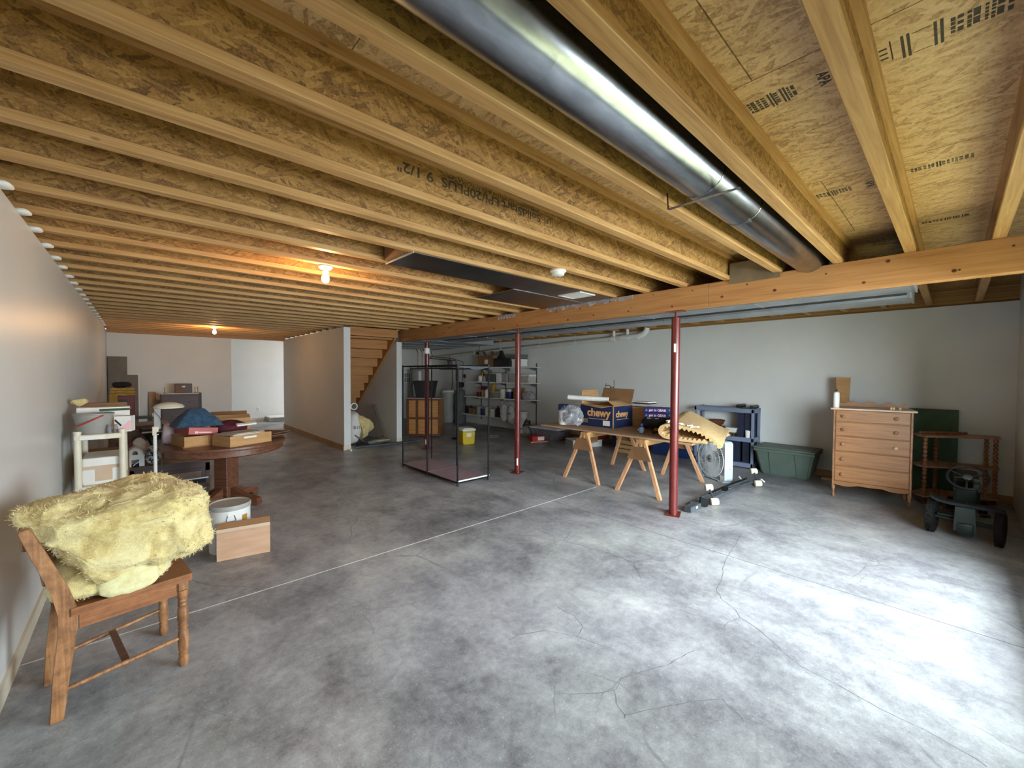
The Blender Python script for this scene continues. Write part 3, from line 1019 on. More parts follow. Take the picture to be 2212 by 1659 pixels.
for i, (xa, xb, yend, zz) in enumerate(((4.42, 4.735, 0.235, 2.222), (4.99, 5.39, 0.285, 2.215))):
    lab = ('grey rectangular trunk duct directly behind the beam', 'grey rectangular trunk duct farther from the beam')[i]
    t = thing('trunk_duct', lab, 'duct', (0, 0, zz), 0, 'rectangular trunk ducts')
    y0 = yend
    segs = [1.35, 2.55, 3.75, 4.95, 6.15, 7.6]
    for e in segs:
        obj('duct_section', B().box(xa, xb, y0, e - 0.004, 0, 0.205), 'galv_flat', t)
        obj('drive_cleat', B().box(xa - 0.006, xb + 0.006, e - 0.014, e + 0.008, -0.005, 0.21), 'galv_flat', t)
        y0 = e
    obj('end_cap', B().box(xa - 0.008, xb + 0.008, yend - 0.012, yend, -0.006, 0.21), 'galv_flat', t)
tag(obj('gap_shade_strip', B().rbox(4.745, 4.982, 0.30, 7.55, 2.236, 2.262, 0.004, 1), 'black_cloth'), 'long dark strip added to stand for shade between the two trunk ducts', 'shade strip')  # dark strip added so the gap between the ducts reads as shaded
t = thing('furnace_plenum', 'dull grey sheet metal plenum under the joists above the wall shelves', 'duct', (0, 0, 2.26))
obj('plenum_box', B().rbox(4.45, 6.4, 7.62, 10.6, -0.04, 0.185, 0.004, 1), 'galv_flat', t)
for yy in (8.4, 9.2, 10.0):
    obj('seam', B().box(4.44, 6.41, yy, yy + 0.02, -0.048, 0.186), 'galv_flat', t)

tag(obj('wire_cloth_panel', B().box(4.222, 4.228, 1.075, 1.495, 2.405, 2.60), 'screen'), 'grey wire cloth panel closing the joist bay above the beam', 'screen panel')
for lab, ya, yb in (('crumpled clear plastic strip on the beam under the air panel', 2.55, 3.9), ('crumpled clear plastic strip at the far joists on the beam', 4.55, 4.95)):
    b = B()
    n = 18
    for i in range(n):
        y0, y1 = ya + (yb - ya) * i / n, ya + (yb - ya) * (i + 0.9) / n
        dz = 0.02 * math.sin(i * 2.1)
        b.hexa([(4.225, y0, 2.405 + dz), (4.243, y0, 2.405 + dz), (4.243, y1, 2.41 - dz), (4.225, y1, 2.41 - dz), (4.235, y0, 2.447), (4.243, y0, 2.449), (4.243, y1, 2.449), (4.235, y1, 2.447)])
    tag(obj('plastic_strip', b, 'bag_clear'), lab, 'plastic strip')

# ---- ceiling lamps and smoke alarm
def bulb(x, y, label):
    t = thing('ceiling_lamp', label, 'lamp', (x, y, ZJ), 0, 'bare ceiling bulbs')
    obj('lampholder', B().lathe([(0.055, 0), (0.058, -0.012), (0.045, -0.028), (0.026, -0.034), (0.024, -0.055)], 24), 'white_plastic', t, 50)
    obj('bulb', B().lathe([(0.013, -0.050), (0.016, -0.066), (0.028, -0.092), (0.031, -0.112), (0.026, -0.132), (0.014, -0.143), (0.001, -0.146)], 18), 'bulb', t, 80)
    return t


bulb(1.207, 3.70, 'bare lit bulb in the nearer white ceiling lampholder')
bulb(1.166, 10.23, 'bare lit bulb in the far white ceiling lampholder')
t = thing('smoke_alarm', 'round white smoke alarm under a joist', 'smoke alarm', (2.766, 2.41, ZJ))
obj('base', B().lathe([(0.07, 0), (0.074, -0.012), (0.066, -0.02)], 28), 'white_plastic', t, 40)
obj('cover', B().lathe([(0.056, -0.02), (0.054, -0.045), (0.03, -0.052), (0.001, -0.053)], 28), 'white_plastic', t, 40)
obj('vent', B().cyl((0.0, 0, -0.05), (0, 0, -0.055), 0.014, None, 12), 'grey_tank', t)

# ================================================================= LEFT SIDE
# ---- worn oak chair carrying fibreglass
ch = thing('side_chair', 'worn oak side chair with turned front legs beside the left wall', 'chair', (-0.277, 2.624, 0), R(9.3))


def post(y):
    prof = [(-0.026, 0.0), (0.018, 0.0), (0.040, 0.20), (0.066, 0.40), (0.068, 0.47), (0.040, 0.58), (-0.058, 0.855), (-0.066, 0.868), (-0.094, 0.868), (-0.100, 0.855), (-0.010, 0.56), (0.010, 0.46), (0.006, 0.38), (-0.012, 0.20)]
    b = B().prism(prof, y - 0.0145, y + 0.0145, 'y')
    bmesh.ops.bevel(b.bm, geom=[e for e in b.bm.edges], offset=0.003, segments=1, affect='EDGES')
    return b


obj('back_post', post(0.0), 'oak_z', ch, 30)
obj('back_post', post(0.345), 'oak_z', ch, 30)
lp = [(0.016, 0.0), (0.021, 0.015), (0.022, 0.04), (0.017, 0.055), (0.021, 0.065), (0.017, 0.075), (0.022, 0.09), (0.024, 0.14), (0.021, 0.18), (0.017, 0.19), (0.022, 0.20), (0.018, 0.21), (0.022, 0.22), (0.018, 0.23),
      (0.024, 0.245), (0.022, 0.30), (0.017, 0.312), (0.022, 0.322), (0.017, 0.332), (0.022, 0.342), (0.017, 0.352), (0.024, 0.365), (0.026, 0.40)]
for yy in (0.0, 0.40):
    lg = obj('front_leg', B().lathe(lp, 18), 'oak_z', ch, 50, (0.44, yy, 0))
    obj('leg_block', B().rbox(-0.021, 0.021, -0.021, 0.021, 0.40, 0.447, 0.003, 1), 'oak_z', lg)
# saddle seat
b = B()
sx, sy = 14, 12
gr = []
for i in range(sx + 1):
    row_ = []
    for j in range(sy + 1):
        u, v = i / sx, j / sy
        wy = 0.39 + 0.08 * u
        X_ = 0.045 + 0.44 * u - (0.012 * (2 * v - 1) ** 2 if i == sx else 0)
        Y_ = 0.1725 + (0.028 * u) + (v - 0.5) * wy
        dip = 0.010 * math.exp(-((u - 0.45) / 0.3) ** 2) * (1 - (2 * v - 1) ** 4)
        row_.append((X_, Y_, 0.483 - dip))
    gr.append(row_)
top = [[b.bm.verts.new(p) for p in r_] for r_ in gr]
bot = [[b.bm.verts.new((p[0], p[1], 0.447)) for p in r_] for r_ in gr]
for i in range(sx):
    for j in range(sy):
        b.face([top[i][j], top[i + 1][j], top[i + 1][j + 1], top[i][j + 1]])
        b.face([bot[i][j], bot[i][j + 1], bot[i + 1][j + 1], bot[i + 1][j]])
for i in range(sx):
    b.face([bot[i][0], bot[i + 1][0], top[i + 1][0], top[i][0]])
    b.face([bot[i + 1][sy], bot[i][sy], top[i][sy], top[i + 1][sy]])
for j in range(sy):
    b.face([bot[0][j + 1], bot[0][j], top[0][j], top[0][j + 1]])
    b.face([bot[sx][j], bot[sx][j + 1], top[sx][j + 1], top[sx][j]])
obj('seat', b, 'seat_wood', ch, 40)
obj('side_apron', B().obox((0.25, 0.0, 0.413), (0.36, 0.018, 0.066)), 'seat_wood', ch)
obj('side_apron', B().obox((0.25, 0.375, 0.413), (0.36, 0.018, 0.066), 0, 0, R(7)), 'oak_z', ch)
obj('front_apron', B().box(0.43, 0.448, 0.02, 0.38, 0.39, 0.446), 'oak_z', ch)
obj('side_stretcher', B().cyl((0.02, 0, 0.125), (0.43, 0, 0.15), 0.0105, None, 10), 'oak_z', ch, 50)
obj('side_stretcher', B().cyl((0.02, 0.345, 0.125), (0.43, 0.40, 0.15), 0.0105, None, 10), 'oak_z', ch, 50)
obj('cross_stretcher', B().box(0.21, 0.235, 0.0, 0.372, 0.130, 0.146), 'dark_oak', ch)
obj('crest_rail', B().rbox(-0.09, -0.065, 0.015, 0.33, 0.77, 0.85, 0.004, 1), 'oak_z', ch)
obj('back_rail', B().rbox(-0.035, -0.015, 0.015, 0.33, 0.60, 0.64, 0.004, 1), 'oak_z', ch)

ins = thing('insulation_batt', 'big crumpled heap of yellow fibreglass insulation piled on the chair', 'insulation', (-0.08, 2.83, 0.47))


def shape_top(b):
    for v in b.bm.verts:
        x_, y_, z_ = v.co
        if x_ < -0.06:
            t_ = min(1, (-0.06 - x_) / 0.29)
            v.co.z = z_ * (1 - 0.80 * t_ ** 1.2) + 0.135 * t_ ** 1.1
            v.co.y *= (1 - 0.5 * t_ ** 2)
        v.co.z += 0.014 * math.sin(x_ * 11 + y_ * 6)
    return b


def fluff(b, amp):
    """ragged, layered wool: ridged noise along the surface"""
    b.bm.normal_update()
    for v in b.bm.verts:
        p = Vector((v.co.x * 7, v.co.y * 7, v.co.z * 16))
        r_ = 1 - abs(noise.noise(p) * 2)
        q = v.co * 46
        v.co += v.normal * (amp * (r_ - 0.5) + amp * 0.55 * noise.fractal(q, 0.9, 2.1, 4))
    return b


def fuzz(b, n, ln, seed):
    """short loose fibres standing off a mesh"""
    rt = random.Random(seed)
    b.bm.normal_update()
    src = list(b.bm.verts)
    out = B()
    for _ in range(n):
        v = rt.choice(src)
        d = (v.normal * rt.uniform(0.2, 1.0) + Vector((rt.uniform(-1, 1), rt.uniform(-1, 1), rt.uniform(-0.8, 0.8)))).normalized()
        L = rt.uniform(0.4, 1.0) * ln
        s_ = d.orthogonal().normalized() * rt.uniform(0.0008, 0.0022)
        p0 = v.co - v.normal * 0.003
        bend = Vector((rt.uniform(-1, 1), rt.uniform(-1, 1), rt.uniform(-1, 1))) * L * 0.35
        m_ = p0 + d * L * 0.55 + bend
        q = [out.bm.verts.new(k) for k in (p0 - s_, p0 + s_, m_ + s_ * 0.8, m_ - s_ * 0.8)]
        out.face(q)
        tip = out.bm.verts.new(p0 + d * L)
        out.face([q[3], q[2], tip])
    return out


b = blob((0, 0, 0), (0.335, 0.27, 0.185), 4.2, 150, 100)
shape_top(b)
wob(b, 0.035, 5.0, 1.3, 0.022, 15.0)
fluff(b, 0.014)
for v in b.bm.verts:
    v.co += Vector((0.02, 0.0, 0.285))
fz = fuzz(b, 5200, 0.026, 3)
obj('folded_batt', b, 'fiber', ins, 80)
tag(obj('loose_fibre', fz, 'fiber', ins), kind='stuff')
b = blob((-0.02, -0.01, 0.096), (0.215, 0.20, 0.080), 4.0, 90, 50, 0.02, 6, 4.0, 0.010, 22)
fluff(b, 0.008)
fz = fuzz(b, 1200, 0.02, 5)
obj('lower_batt', b, 'fiber', ins, 80)
tag(obj('loose_fibre', fz, 'fiber', ins), kind='stuff')
b = blob((0.035, -0.195, 0.078), (0.105, 0.035, 0.060), 4.0, 40, 24, 0.012, 8, 2.0, 0.006, 30)
obj('cut_edge', b, 'fiber_cut', ins, 80)

# ---- tin drum and flattened carton
tn = thing('tin_drum', 'round white metal tin with lid standing before the pedestal table', 'tin', (0.575, 4.235, 0))
obj('body', B().lathe([(0.148, 0), (0.150, 0.006), (0.150, 0.362), (0.152, 0.366)], 44), 'white_plastic', tn, 40)
obj('lid', B().lathe([(0.155, 0.362), (0.156, 0.395), (0.152, 0.402), (0.146, 0.400), (0.140, 0.392), (0.001, 0.392)], 44), 'grey_tank', tn, 40)
hd = math.atan2(-4.235, -0.35)
hx, hy = math.cos(hd), math.sin(hd)
sx_, sy_ = -hy, hx
hpts = []
for u, w in ((-0.022, 0.33), (-0.030, 0.30), (-0.034, 0.285), (-0.028, 0.276), (0.028, 0.276), (0.034, 0.285), (0.030, 0.30), (0.022, 0.33)):
    hpts.append((hx * 0.153 + sx_ * u, hy * 0.153 + sy_ * u, w))
obj('wire_handle', B().tube(hpts, 0.0022, 6), 'dark_metal', tn, 60)
obj('handle_lug', B().obox((hx * 0.152, hy * 0.152, 0.332), (0.008, 0.05, 0.012), 0, 0, hd), 'white_plastic', tn)
ya = hd + 0.72
b = B()
for i in range(5):
    a0, a1 = ya + 0.34 * (i / 5 - 0.5), ya + 0.34 * ((i + 1) / 5 - 0.5)
    vs = [b.bm.verts.new((0.1512 * math.cos(a), 0.1512 * math.sin(a), z_)) for a, z_ in ((a0, 0.24), (a1, 0.24), (a1, 0.31), (a0, 0.31))]
    b.face(vs)
obj('yellow_label', b, 'yellow_cloth', tn)

cb = thing('flat_carton', 'pale brown cardboard carton stood on edge against the white tin', 'cardboard box', (0.448, 3.982, 0), math.atan2(-0.065, 0.365))
lean = R(-6)
obj('front_panel', B().obox((0.185, 0.022, 0.125), (0.37, 0.012, 0.25), lean, 0, 0), 'cardboard_pink', cb)
obj('back_panel', B().obox((0.190, 0.060, 0.140), (0.37, 0.012, 0.28), lean, 0, 0), 'cardboard_dark', cb)
obj('top_flap', B().hexa([(0.0, 0.030, 0.25), (0.37, 0.030, 0.25), (0.372, 0.068, 0.285), (0.004, 0.068, 0.285), (0.0, 0.026, 0.256), (0.37, 0.026, 0.256), (0.372, 0.064, 0.291), (0.004, 0.064, 0.291)]), 'cardboard_dark', cb)
obj('tape_strip', B().obox((0.185, 0.0285, 0.238), (0.372, 0.014, 0.026), lean, 0, 0), 'tape', cb)

# ---- round pedestal table and what lies on it
tb = thing('pedestal_table', 'round dark oak pedestal table crowded with boxes', 'table', (0.75, 5.73, 0), R(-52))
obj('tabletop', B().lathe([(0.58, 0.690), (0.60, 0.695), (0.605, 0.71), (0.60, 0.725), (0.001, 0.727)], 64), 'dark_oak', tb, 40)
obj('apron', B().lathe([(0.56, 0.62), (0.575, 0.63), (0.575, 0.689), (0.55, 0.690), (0.55, 0.62)], 64), 'dark_oak', tb, 40)
obj('pedestal', B().rbox(-0.085, 0.085, -0.085, 0.085, 0.08, 0.62, 0.008, 2), 'dark_oak', tb)
for i in range(4):
    a = PI / 4 * 0 + i * PI / 2
    pf = [(0.07, 0.05), (0.07, 0.20), (0.14, 0.17), (0.26, 0.115), (0.36, 0.10), (0.42, 0.085), (0.435, 0.05), (0.42, 0.0), (0.36, 0.0), (0.34, 0.035), (0.20, 0.05)]
    obj('foot', B().prism(pf, -0.035, 0.035, 'y'), 'dark_oak', tb, None, None, (0, 0, a))

c1 = thing('open_carton', 'tan carton holding a red lidded box under the blue cloth', 'cardboard box', (0.355, 5.50, 0.727), R(12))
obj('tray', B().open_box(0, 0.26, 0.0, 0.42, 0.0, 0.11, 0.008), 'cardboard', c1)
obj('base_sheet', B().box(-0.02, 0.262, -0.03, 0.44, -0.0, 0.005), 'cardboard', c1)
rb = thing('red_box', 'red lidded gift box sitting crooked in the tan carton', 'box', (0.40, 5.52, 0.81), R(14))
obj('lid', B().obox((0.125, 0.19, 0.065), (0.27, 0.40, 0.075), R(-3), R(6), 0), 'red_card', rb)
obj('lid_print', B().obox((0.14, -0.013, 0.06), (0.12, 0.004, 0.012), R(-3), R(6), 0).obox((0.06, -0.012, 0.068), (0.03, 0.004, 0.022), R(-3), R(6), 0), 'pink_print', rb)
b = B()
n_, m_ = 30, 22
gg = []
for i in range(n_ + 1):
    rw = []
    for j in range(m_ + 1):
        u, v = i / n_, j / m_
        e = max(abs(2 * u - 1), abs(2 * v - 1))
        z_ = 0.19 * (1 - max(0, (e - 0.30) / 0.70) ** 1.2) + 0.014 * noise.noise(Vector((u * 5, v * 5, 2)))
        z_ -= 0.015 * max(0, e - 0.9)
        rw.append(b.bm.verts.new((-0.06 + 0.44 * u, 0.0 + 0.40 * v, max(z_, 0.004))))
    gg.append(rw)
for i in range(n_):
    for j in range(m_):
        b.face([gg[i][j], gg[i + 1][j], gg[i + 1][j + 1], gg[i][j + 1]])
bmesh.ops.solidify(b.bm, geom=b.bm.faces[:], thickness=0.004)
tag(obj('blue_cloth', b, 'blue_cloth', None, 60, (0.345, 5.56, 0.925), (0, 0, R(6))), 'faded blue cloth draped in a mound over the red box', 'cloth')
tag(obj('maroon_cloth', blob((0, 0, 0.115), (0.16, 0.11, 0.095), 3, 36, 20, 0.03, 7, 3.0, 0.01, 20), 'maroon', None, 70, (0.82, 5.84, 0.727), (0, 0, 0.3)), 'crumpled maroon cloth on the table behind the tan box of papers', 'cloth')
c2 = thing('paper_carton', 'shallow tan carton topped with loose papers at the table front', 'cardboard box', (0.715, 5.195, 0.727), R(24.5))
obj('tray', B().open_box(0, 0.47, 0.0, 0.30, 0.0, 0.115, 0.007), 'cardboard', c2)
obj('white_label', B().box(0.15, 0.29, -0.0015, 0.0, 0.075, 0.095), 'sticker', c2)
obj('filler', B().box(0.01, 0.46, 0.01, 0.29, 0.02, 0.09), 'cardboard_dark', c2)
for i, (x_, y_, w_, d_, z_, r_, mt) in enumerate(((0.20, 0.15, 0.36, 0.30, 0.118, 6, 'newsprint'), (0.22, 0.13, 0.34, 0.26, 0.1225, -5, 'paper'), (0.19, 0.16, 0.35, 0.27, 0.1275, 9, 'newsprint'), (0.24, 0.15, 0.32, 0.25, 0.1325, -2, 'newsprint'))):
    tag(obj('newspaper', B().obox((x_, y_, 0), (w_, d_, 0.0045), 0, 0, R(r_)), mt, None, None, Vector((0.715, 5.195, 0.727)) + Matrix.Rotation(R(24.5), 3, 'Z') @ Vector((0, 0, z_)), (0, 0, R(24.5))),
        ('lowest grey newspaper on the tan carton', 'white paper sheet between newspapers on the tan carton', 'second newspaper from the top on the tan carton', 'topmost grey newspaper on the tan carton')[i], 'paper', 'newspapers on the carton')
tag(obj('white_envelope', B().obox((0, 0, 0), (0.20, 0.05, 0.018), 0, 0, R(10)), 'paper', None, None, (0.93, 5.60, 0.925), (R(14), 0, 0)), 'white folded paper lying behind the newspapers against maroon cloth', 'paper')
for i in range(4):
    tag(obj('flattened_cardboard', B().obox((0, 0, 0), (0.30, 0.34, 0.008), 0, 0, R(14 + 9 * i)), 'cardboard_dark' if i % 2 else 'walnut', None, None, (1.17 + 0.02 * i, 5.86 + 0.015 * i, 0.732 + 0.0125 * i)),
        ('lowest dark cardboard sheet at the right rim of the round table', 'brown cardboard sheet second from the bottom on the round table', 'dark cardboard sheet second from the top on the round table', 'topmost brown cardboard sheet at the right rim of the round table')[i], 'cardboard sheet', 'flattened cardboard sheets')
tag(obj('wrapped_bundle', blob((0, 0, 0.10), (0.055, 0.055, 0.115), 3, 30, 20, 0.02, 14, 1.0, 0.006, 40), 'pinkish', None, 70, (0.245, 5.95, 0.735)), 'pale pink crinkled plastic bundle at the left rim of the round table', 'bundle')
c3 = thing('large_carton', 'open tan carton with folded flaps at the back of the round table', 'cardboard box', (0.64, 6.02, 0.727), R(-3))
obj('body', B().open_box(0, 0.40, 0, 0.24, 0.0, 0.235, 0.006), 'cardboard', c3)
obj('flap', B().hexa([(0, 0, 0.231), (0.40, 0, 0.231), (0.40, 0.09, 0.265), (0, 0.08, 0.27), (0, 0, 0.237), (0.40, 0, 0.237), (0.40, 0.09, 0.271), (0, 0.08, 0.276)]), 'cardboard', c3)
obj('flap', B().obox((0.20, 0.22, 0.27), (0.38, 0.10, 0.005), R(40), 0, 0), 'cardboard_dark', c3)

# ---- gooseneck floor lamp
fl = thing('floor_lamp', 'white pole floor lamp with a flat disc shade left of the round table', 'lamp', (0.125, 5.62, 0))
obj('pole', B().cyl((0, 0, 0.03), (0, 0, 0.94), 0.016, None, 16), 'white_plastic', fl, 40)
for a in (0.3, 0.3 + PI / 2, 0.3 + PI, 0.3 - PI / 2):
    obj('base_foot', B().obox((0.12 * math.cos(a), 0.12 * math.sin(a), 0.015), (0.25, 0.03, 0.02), 0, 0, a), 'black_metal', fl)
obj('bracket', B().rbox(-0.022, 0.030, -0.02, 0.02, 0.87, 0.96, 0.006, 2), 'cream_plastic', fl)
obj('clamp_knob', B().cyl((0.02, -0.02, 0.89), (0.045, -0.045, 0.905), 0.011, 0.007, 10), 'black', fl)
obj('arm', B().rbox(-0.008, 0.048, -0.012, 0.012, 0.93, 1.17, 0.006, 2), 'grey_tank', fl)
obj('cord', B().tube([(0.0, -0.02, 1.17), (-0.01, -0.025, 1.14), (0.01, -0.03, 1.10), (0.04, -0.03, 1.06), (0.052, -0.025, 1.0), (0.055, -0.02, 0.9), (0.05, -0.02, 0.7), (0.05, -0.02, 0.4), (0.05, -0.01, 0.05)], 0.0025, 5), 'black', fl)
obj('lamp_shade', B().lathe([(0.125, 0.0), (0.130, 0.012), (0.112, 0.034), (0.065, 0.054), (0.018, 0.062), (0.001, 0.063)], 36, (0.115, 0.0, 1.148)), 'cream_plastic', fl, 50)

# ---- cream plastic shelving by the wall
sh = thing('plastic_shelf', 'cream plastic shelving unit against the left wall', 'shelf', (-0.245, 5.0, 0))
for sx__ in (-1, 1):
    for yy in (0.0, 0.62):
        obj('post', B().cyl((sx__ * 0.138, yy + 0.03, 0.0), (sx__ * 0.138, yy + 0.03, 1.012), 0.0235, None, 16).cyl((sx__ * 0.138, yy + 0.03, 1.0), (sx__ * 0.138, yy + 0.03, 1.016), 0.026, None, 16), 'cream_plastic', sh, 40)
for z_ in (0.10, 0.54, 0.985):
    s_ = obj('shelf_deck', B().rbox(-0.16, 0.16, 0.008, 0.672, z_ - 0.045 if z_ > 0.9 else z_ - 0.05, z_, 0.006, 1), 'cream_plastic', sh)
    obj('rail_plate', B().box(-0.125, 0.03, 0.004, 0.009, z_ - 0.04, z_ - 0.008), 'white_plastic', s_)

bk = thing('bucket', 'grey white plastic bucket with a red handle on the cream shelf', 'bucket', (-0.29, 5.145, 0.985))
obj('body', B().lathe([(0.095, 0.0), (0.098, 0.004), (0.128, 0.165), (0.134, 0.168), (0.134, 0.176), (0.126, 0.176), (0.092, 0.010), (0.001, 0.010)], 36), 'grey_tank', bk, 40)
hp = []
for i in range(13):
    a = -2.6 + 1.55 * i / 12
    hp.append((0.135 * math.cos(a), 0.135 * math.sin(a), 0.16 - 0.085 * math.sin(PI * min(1, (12 - i) / 12 * 1.0) * 0.5) ** 1.3))
obj('handle', B().tube(hp, 0.0055, 8), 'red', bk, 60)
pb = thing('picture_box', 'white photo printed carton with a green stripe behind the bucket', 'box', (-0.235, 5.36, 0.985))
obj('carton', B().box(-0.175, 0.175, 0.0, 0.20, 0, 0.21), 'paper', pb)
obj('stripe', B().box(-0.03, 0.1755, -0.001, 0.0, 0.175, 0.197), 'green_board', pb)
obj('photo', B().box(-0.165, 0.03, -0.001, 0.0, 0.03, 0.165), 'cardboard_pink', pb)
obj('leaf', B().prism([(-0.06, 0.14), (-0.02, 0.172), (0.05, 0.168), (0.02, 0.15)], -0.0018, -0.001, 'y'), 'green_board', pb)
tag(obj('brown_carton', B().open_box(-0.40, -0.08, 5.575, 5.665, 0.986, 1.225, 0.006), 'cardboard_dark'), 'brown carton standing at the back of the cream shelf', 'cardboard box')
tag(obj('yellow_tuft', blob((0, 0, 0), (0.06, 0.04, 0.025), 2.5, 24, 14, 0.02, 22, 2.0), 'fiber', None, 80, (-0.405, 5.56, 1.24)), 'small tuft of yellow insulation on the brown carton by the wall', 'insulation')
pc = thing('pink_carton', 'small pink and white carton with a black band on the cream shelf', 'box', (-0.105, 5.10, 0.985), R(-16))
obj('carton', B().obox((0.0, 0.05, 0.07), (0.115, 0.10, 0.14)), 'paper', pc)
obj('pink_face', B().prism([(-0.03, 0.012), (0.056, 0.012), (0.056, 0.10), (0.045, 0.10)], -0.0015, 0.0, 'y'), 'pink_print', pc)
obj('black_band', B().prism([(-0.056, 0.10), (-0.05, 0.115), (-0.005, 0.06), (-0.015, 0.05)], -0.0015, 0.0, 'y'), 'black', pc)
for i, dx in enumerate((-0.155, -0.135)):
    tag(obj('glass_jar', B().lathe([(0.016, 0), (0.017, 0.055), (0.011, 0.062), (0.012, 0.075), (0.001, 0.076)], 14), 'tote_clear', None, 40, (-0.19 + 0.04 * i, 5.055 + 0.015 * i, 0.985)), ('small glass jar touching the grey bucket', 'small glass jar nearer the pink carton')[i], 'jar', 'glass jars on the shelf')
tx_ = thing('taped_box', 'white foam box wrapped in tape on the middle cream shelf', 'box', (-0.235, 5.06, 0.54))
obj('box', B().rbox(-0.13, 0.13, 0, 0.42, 0, 0.235, 0.012, 2), 'white_plastic', tx_)
obj('tape', B().box(-0.132, 0.132, -0.001, 0.002, 0.135, 0.165).box(-0.05, 0.06, -0.0018, 0.002, 0.03, 0.14), 'tape', tx_)
obj('paper_label', B().box(-0.125, -0.055, -0.0018, 0.002, 0.03, 0.13), 'sticker', tx_)
obj('paper_label', B().box(0.065, 0.115, -0.0018, 0.002, 0.05, 0.13), 'sticker', tx_)

# ---- behind the shelf: desk, cartons, bench, toy barn
dk = thing('wooden_desk', 'brown wooden desk half hidden behind the cream shelf and lamp', 'desk', (-0.12, 7.50, 0))
obj('desktop', B().rbox(-0.18, 0.45, 0, 0.62, 0.75, 0.79, 0.006, 1), 'dark_oak', dk)
obj('front_rail', B().box(-0.16, 0.43, 0.02, 0.04, 0.58, 0.75), 'dark_oak', dk)
for x_ in (-0.15, 0.39):
    for y_ in (0.03, 0.57):
        obj('leg', B().frus(x_ - 0.018, x_ + 0.018, y_ - 0.018, y_ + 0.018, 0, x_ - 0.025, x_ + 0.025, y_ - 0.02, y_ + 0.025, 0.75), 'dark_oak', dk)
tag(obj('storage_carton', B().box(-0.40, -0.08, 5.85, 6.25, 0.0, 0.70), 'cardboard_dark'), 'brown carton on the floor behind the cream shelf', 'cardboard box')
bn = thing('low_bench', 'dark wooden bench frame with a metal strip below the toy barn', 'bench', (-0.10, 6.72, 0))
obj('top', B().box(0, 0.80, 0, 0.50, 0.325, 0.36), 'walnut', bn)
obj('apron', B().box(0.0, 0.80, 0.01, 0.03, 0.22, 0.325), 'walnut', bn)
obj('metal_strip', B().box(0.10, 0.78, 0.0, 0.014, 0.12, 0.135), 'galv_flat', bn)
obj('leg', B().hexa([(0.05, 0.01, 0), (0.10, 0.01, 0), (0.10, 0.05, 0), (0.05, 0.05, 0), (0.0, 0.01, 0.325), (0.05, 0.01, 0.325), (0.05, 0.05, 0.325), (0.0, 0.05, 0.325)]), 'grey_panel', bn)
for x_, y_ in ((0.75, 0.01), (0.02, 0.44), (0.75, 0.44)):
    obj('leg', B().box(x_, x_ + 0.045, y_, y_ + 0.045, 0, 0.325), 'walnut', bn)
obj('lower_rail', B().box(0.06, 0.80, 0.02, 0.05, 0.06, 0.12), 'black_metal', bn)
br = thing('toy_barn', 'white toy barn with a gambrel roof standing on the dark bench', 'toy barn', (-0.035, 6.80, 0.36))
ga = [(-0.085, 0), (-0.085, 0.125), (-0.06, 0.19), (0.0, 0.235), (0.06, 0.19), (0.085, 0.125), (0.085, 0)]
fr_ = B()
# front wall built around the door and hayloft openings
fr_.prism([(-0.085, 0), (-0.035, 0), (-0.035, 0.085), (-0.085, 0.125)], 0, 0.008, 'y').prism([(0.035, 0), (0.085, 0), (0.085, 0.125), (0.035, 0.085)], 0, 0.008, 'y')
fr_.prism([(-0.085, 0.125), (-0.035, 0.085), (0.035, 0.085), (0.085, 0.125), (0.078, 0.145), (-0.078, 0.145)], 0, 0.008, 'y')
fr_.prism([(-0.078, 0.145), (-0.024, 0.145), (-0.024, 0.175), (0.0, 0.195), (0.0, 0.235), (-0.06, 0.19)], 0, 0.008, 'y').prism([(0.024, 0.145), (0.078, 0.145), (0.06, 0.19), (0.0, 0.235), (0.0, 0.195), (0.024, 0.175)], 0, 0.008, 'y')
obj('front_wall', fr_, 'white_plastic', br)
obj('back_wall', B().prism(ga, 0.192, 0.20, 'y'), 'white_plastic', br)
for p, q in zip(ga[1:], ga[2:6]):
    d_ = Vector((q[0] - p[0], q[1] - p[1])).normalized()
    nx, nz = -d_[1] * 0.006, d_[0] * 0.006
    obj('roof_panel', B().prism([p, q, (q[0] + nx, q[1] + nz), (p[0] + nx, p[1] + nz)], -0.012, 0.212, 'y'), 'white_plastic', br)
obj('side_wall', B().box(-0.085, -0.079, 0.008, 0.192, 0, 0.125), 'white_plastic', br)
obj('side_wall', B().box(0.079, 0.085, 0.008, 0.192, 0, 0.125), 'white_plastic', br)
obj('door_bar', B().obox((0.01, -0.003, 0.04), (0.085, 0.005, 0.007), 0, R(-42), 0), 'white_plastic', br)
tag(obj('plush_toy', blob((0, 0, 0.16), (0.075, 0.06, 0.16), 2, 28, 18, 0.03, 14, 2.0, 0.01, 50), 'white_fabric', None, 80, (0.01, 7.10, 0.36)), 'white furry plush toy behind the toy barn', 'plush toy')
tag(obj('patterned_cloth', blob((0, 0, 0.11), (0.065, 0.05, 0.115), 3.5, 28, 18, 0.02, 14, 1.0), 'zebra', None, 70, (0.135, 6.92, 0.36)), 'black and white patterned cloth bundle beside the toy barn', 'cloth')
fs = thing('folding_stool', 'black folding stool with crossed legs behind the lamp pole', 'stool', (0.19, 7.36, 0))
obj('seat', B().rbox(-0.16, 0.14, -0.12, 0.12, 0.735, 0.765, 0.008, 1), 'black', fs)
obj('seat_edge', B().box(-0.158, 0.138, -0.124, -0.12, 0.715, 0.735), 'white_plastic', fs)
obj('seat_sling', B().prism([(-0.15, 0.734), (0.13, 0.734), (0.05, 0.66), (-0.07, 0.66)], -0.1, 0.1, 'y'), 'black_cloth', fs)
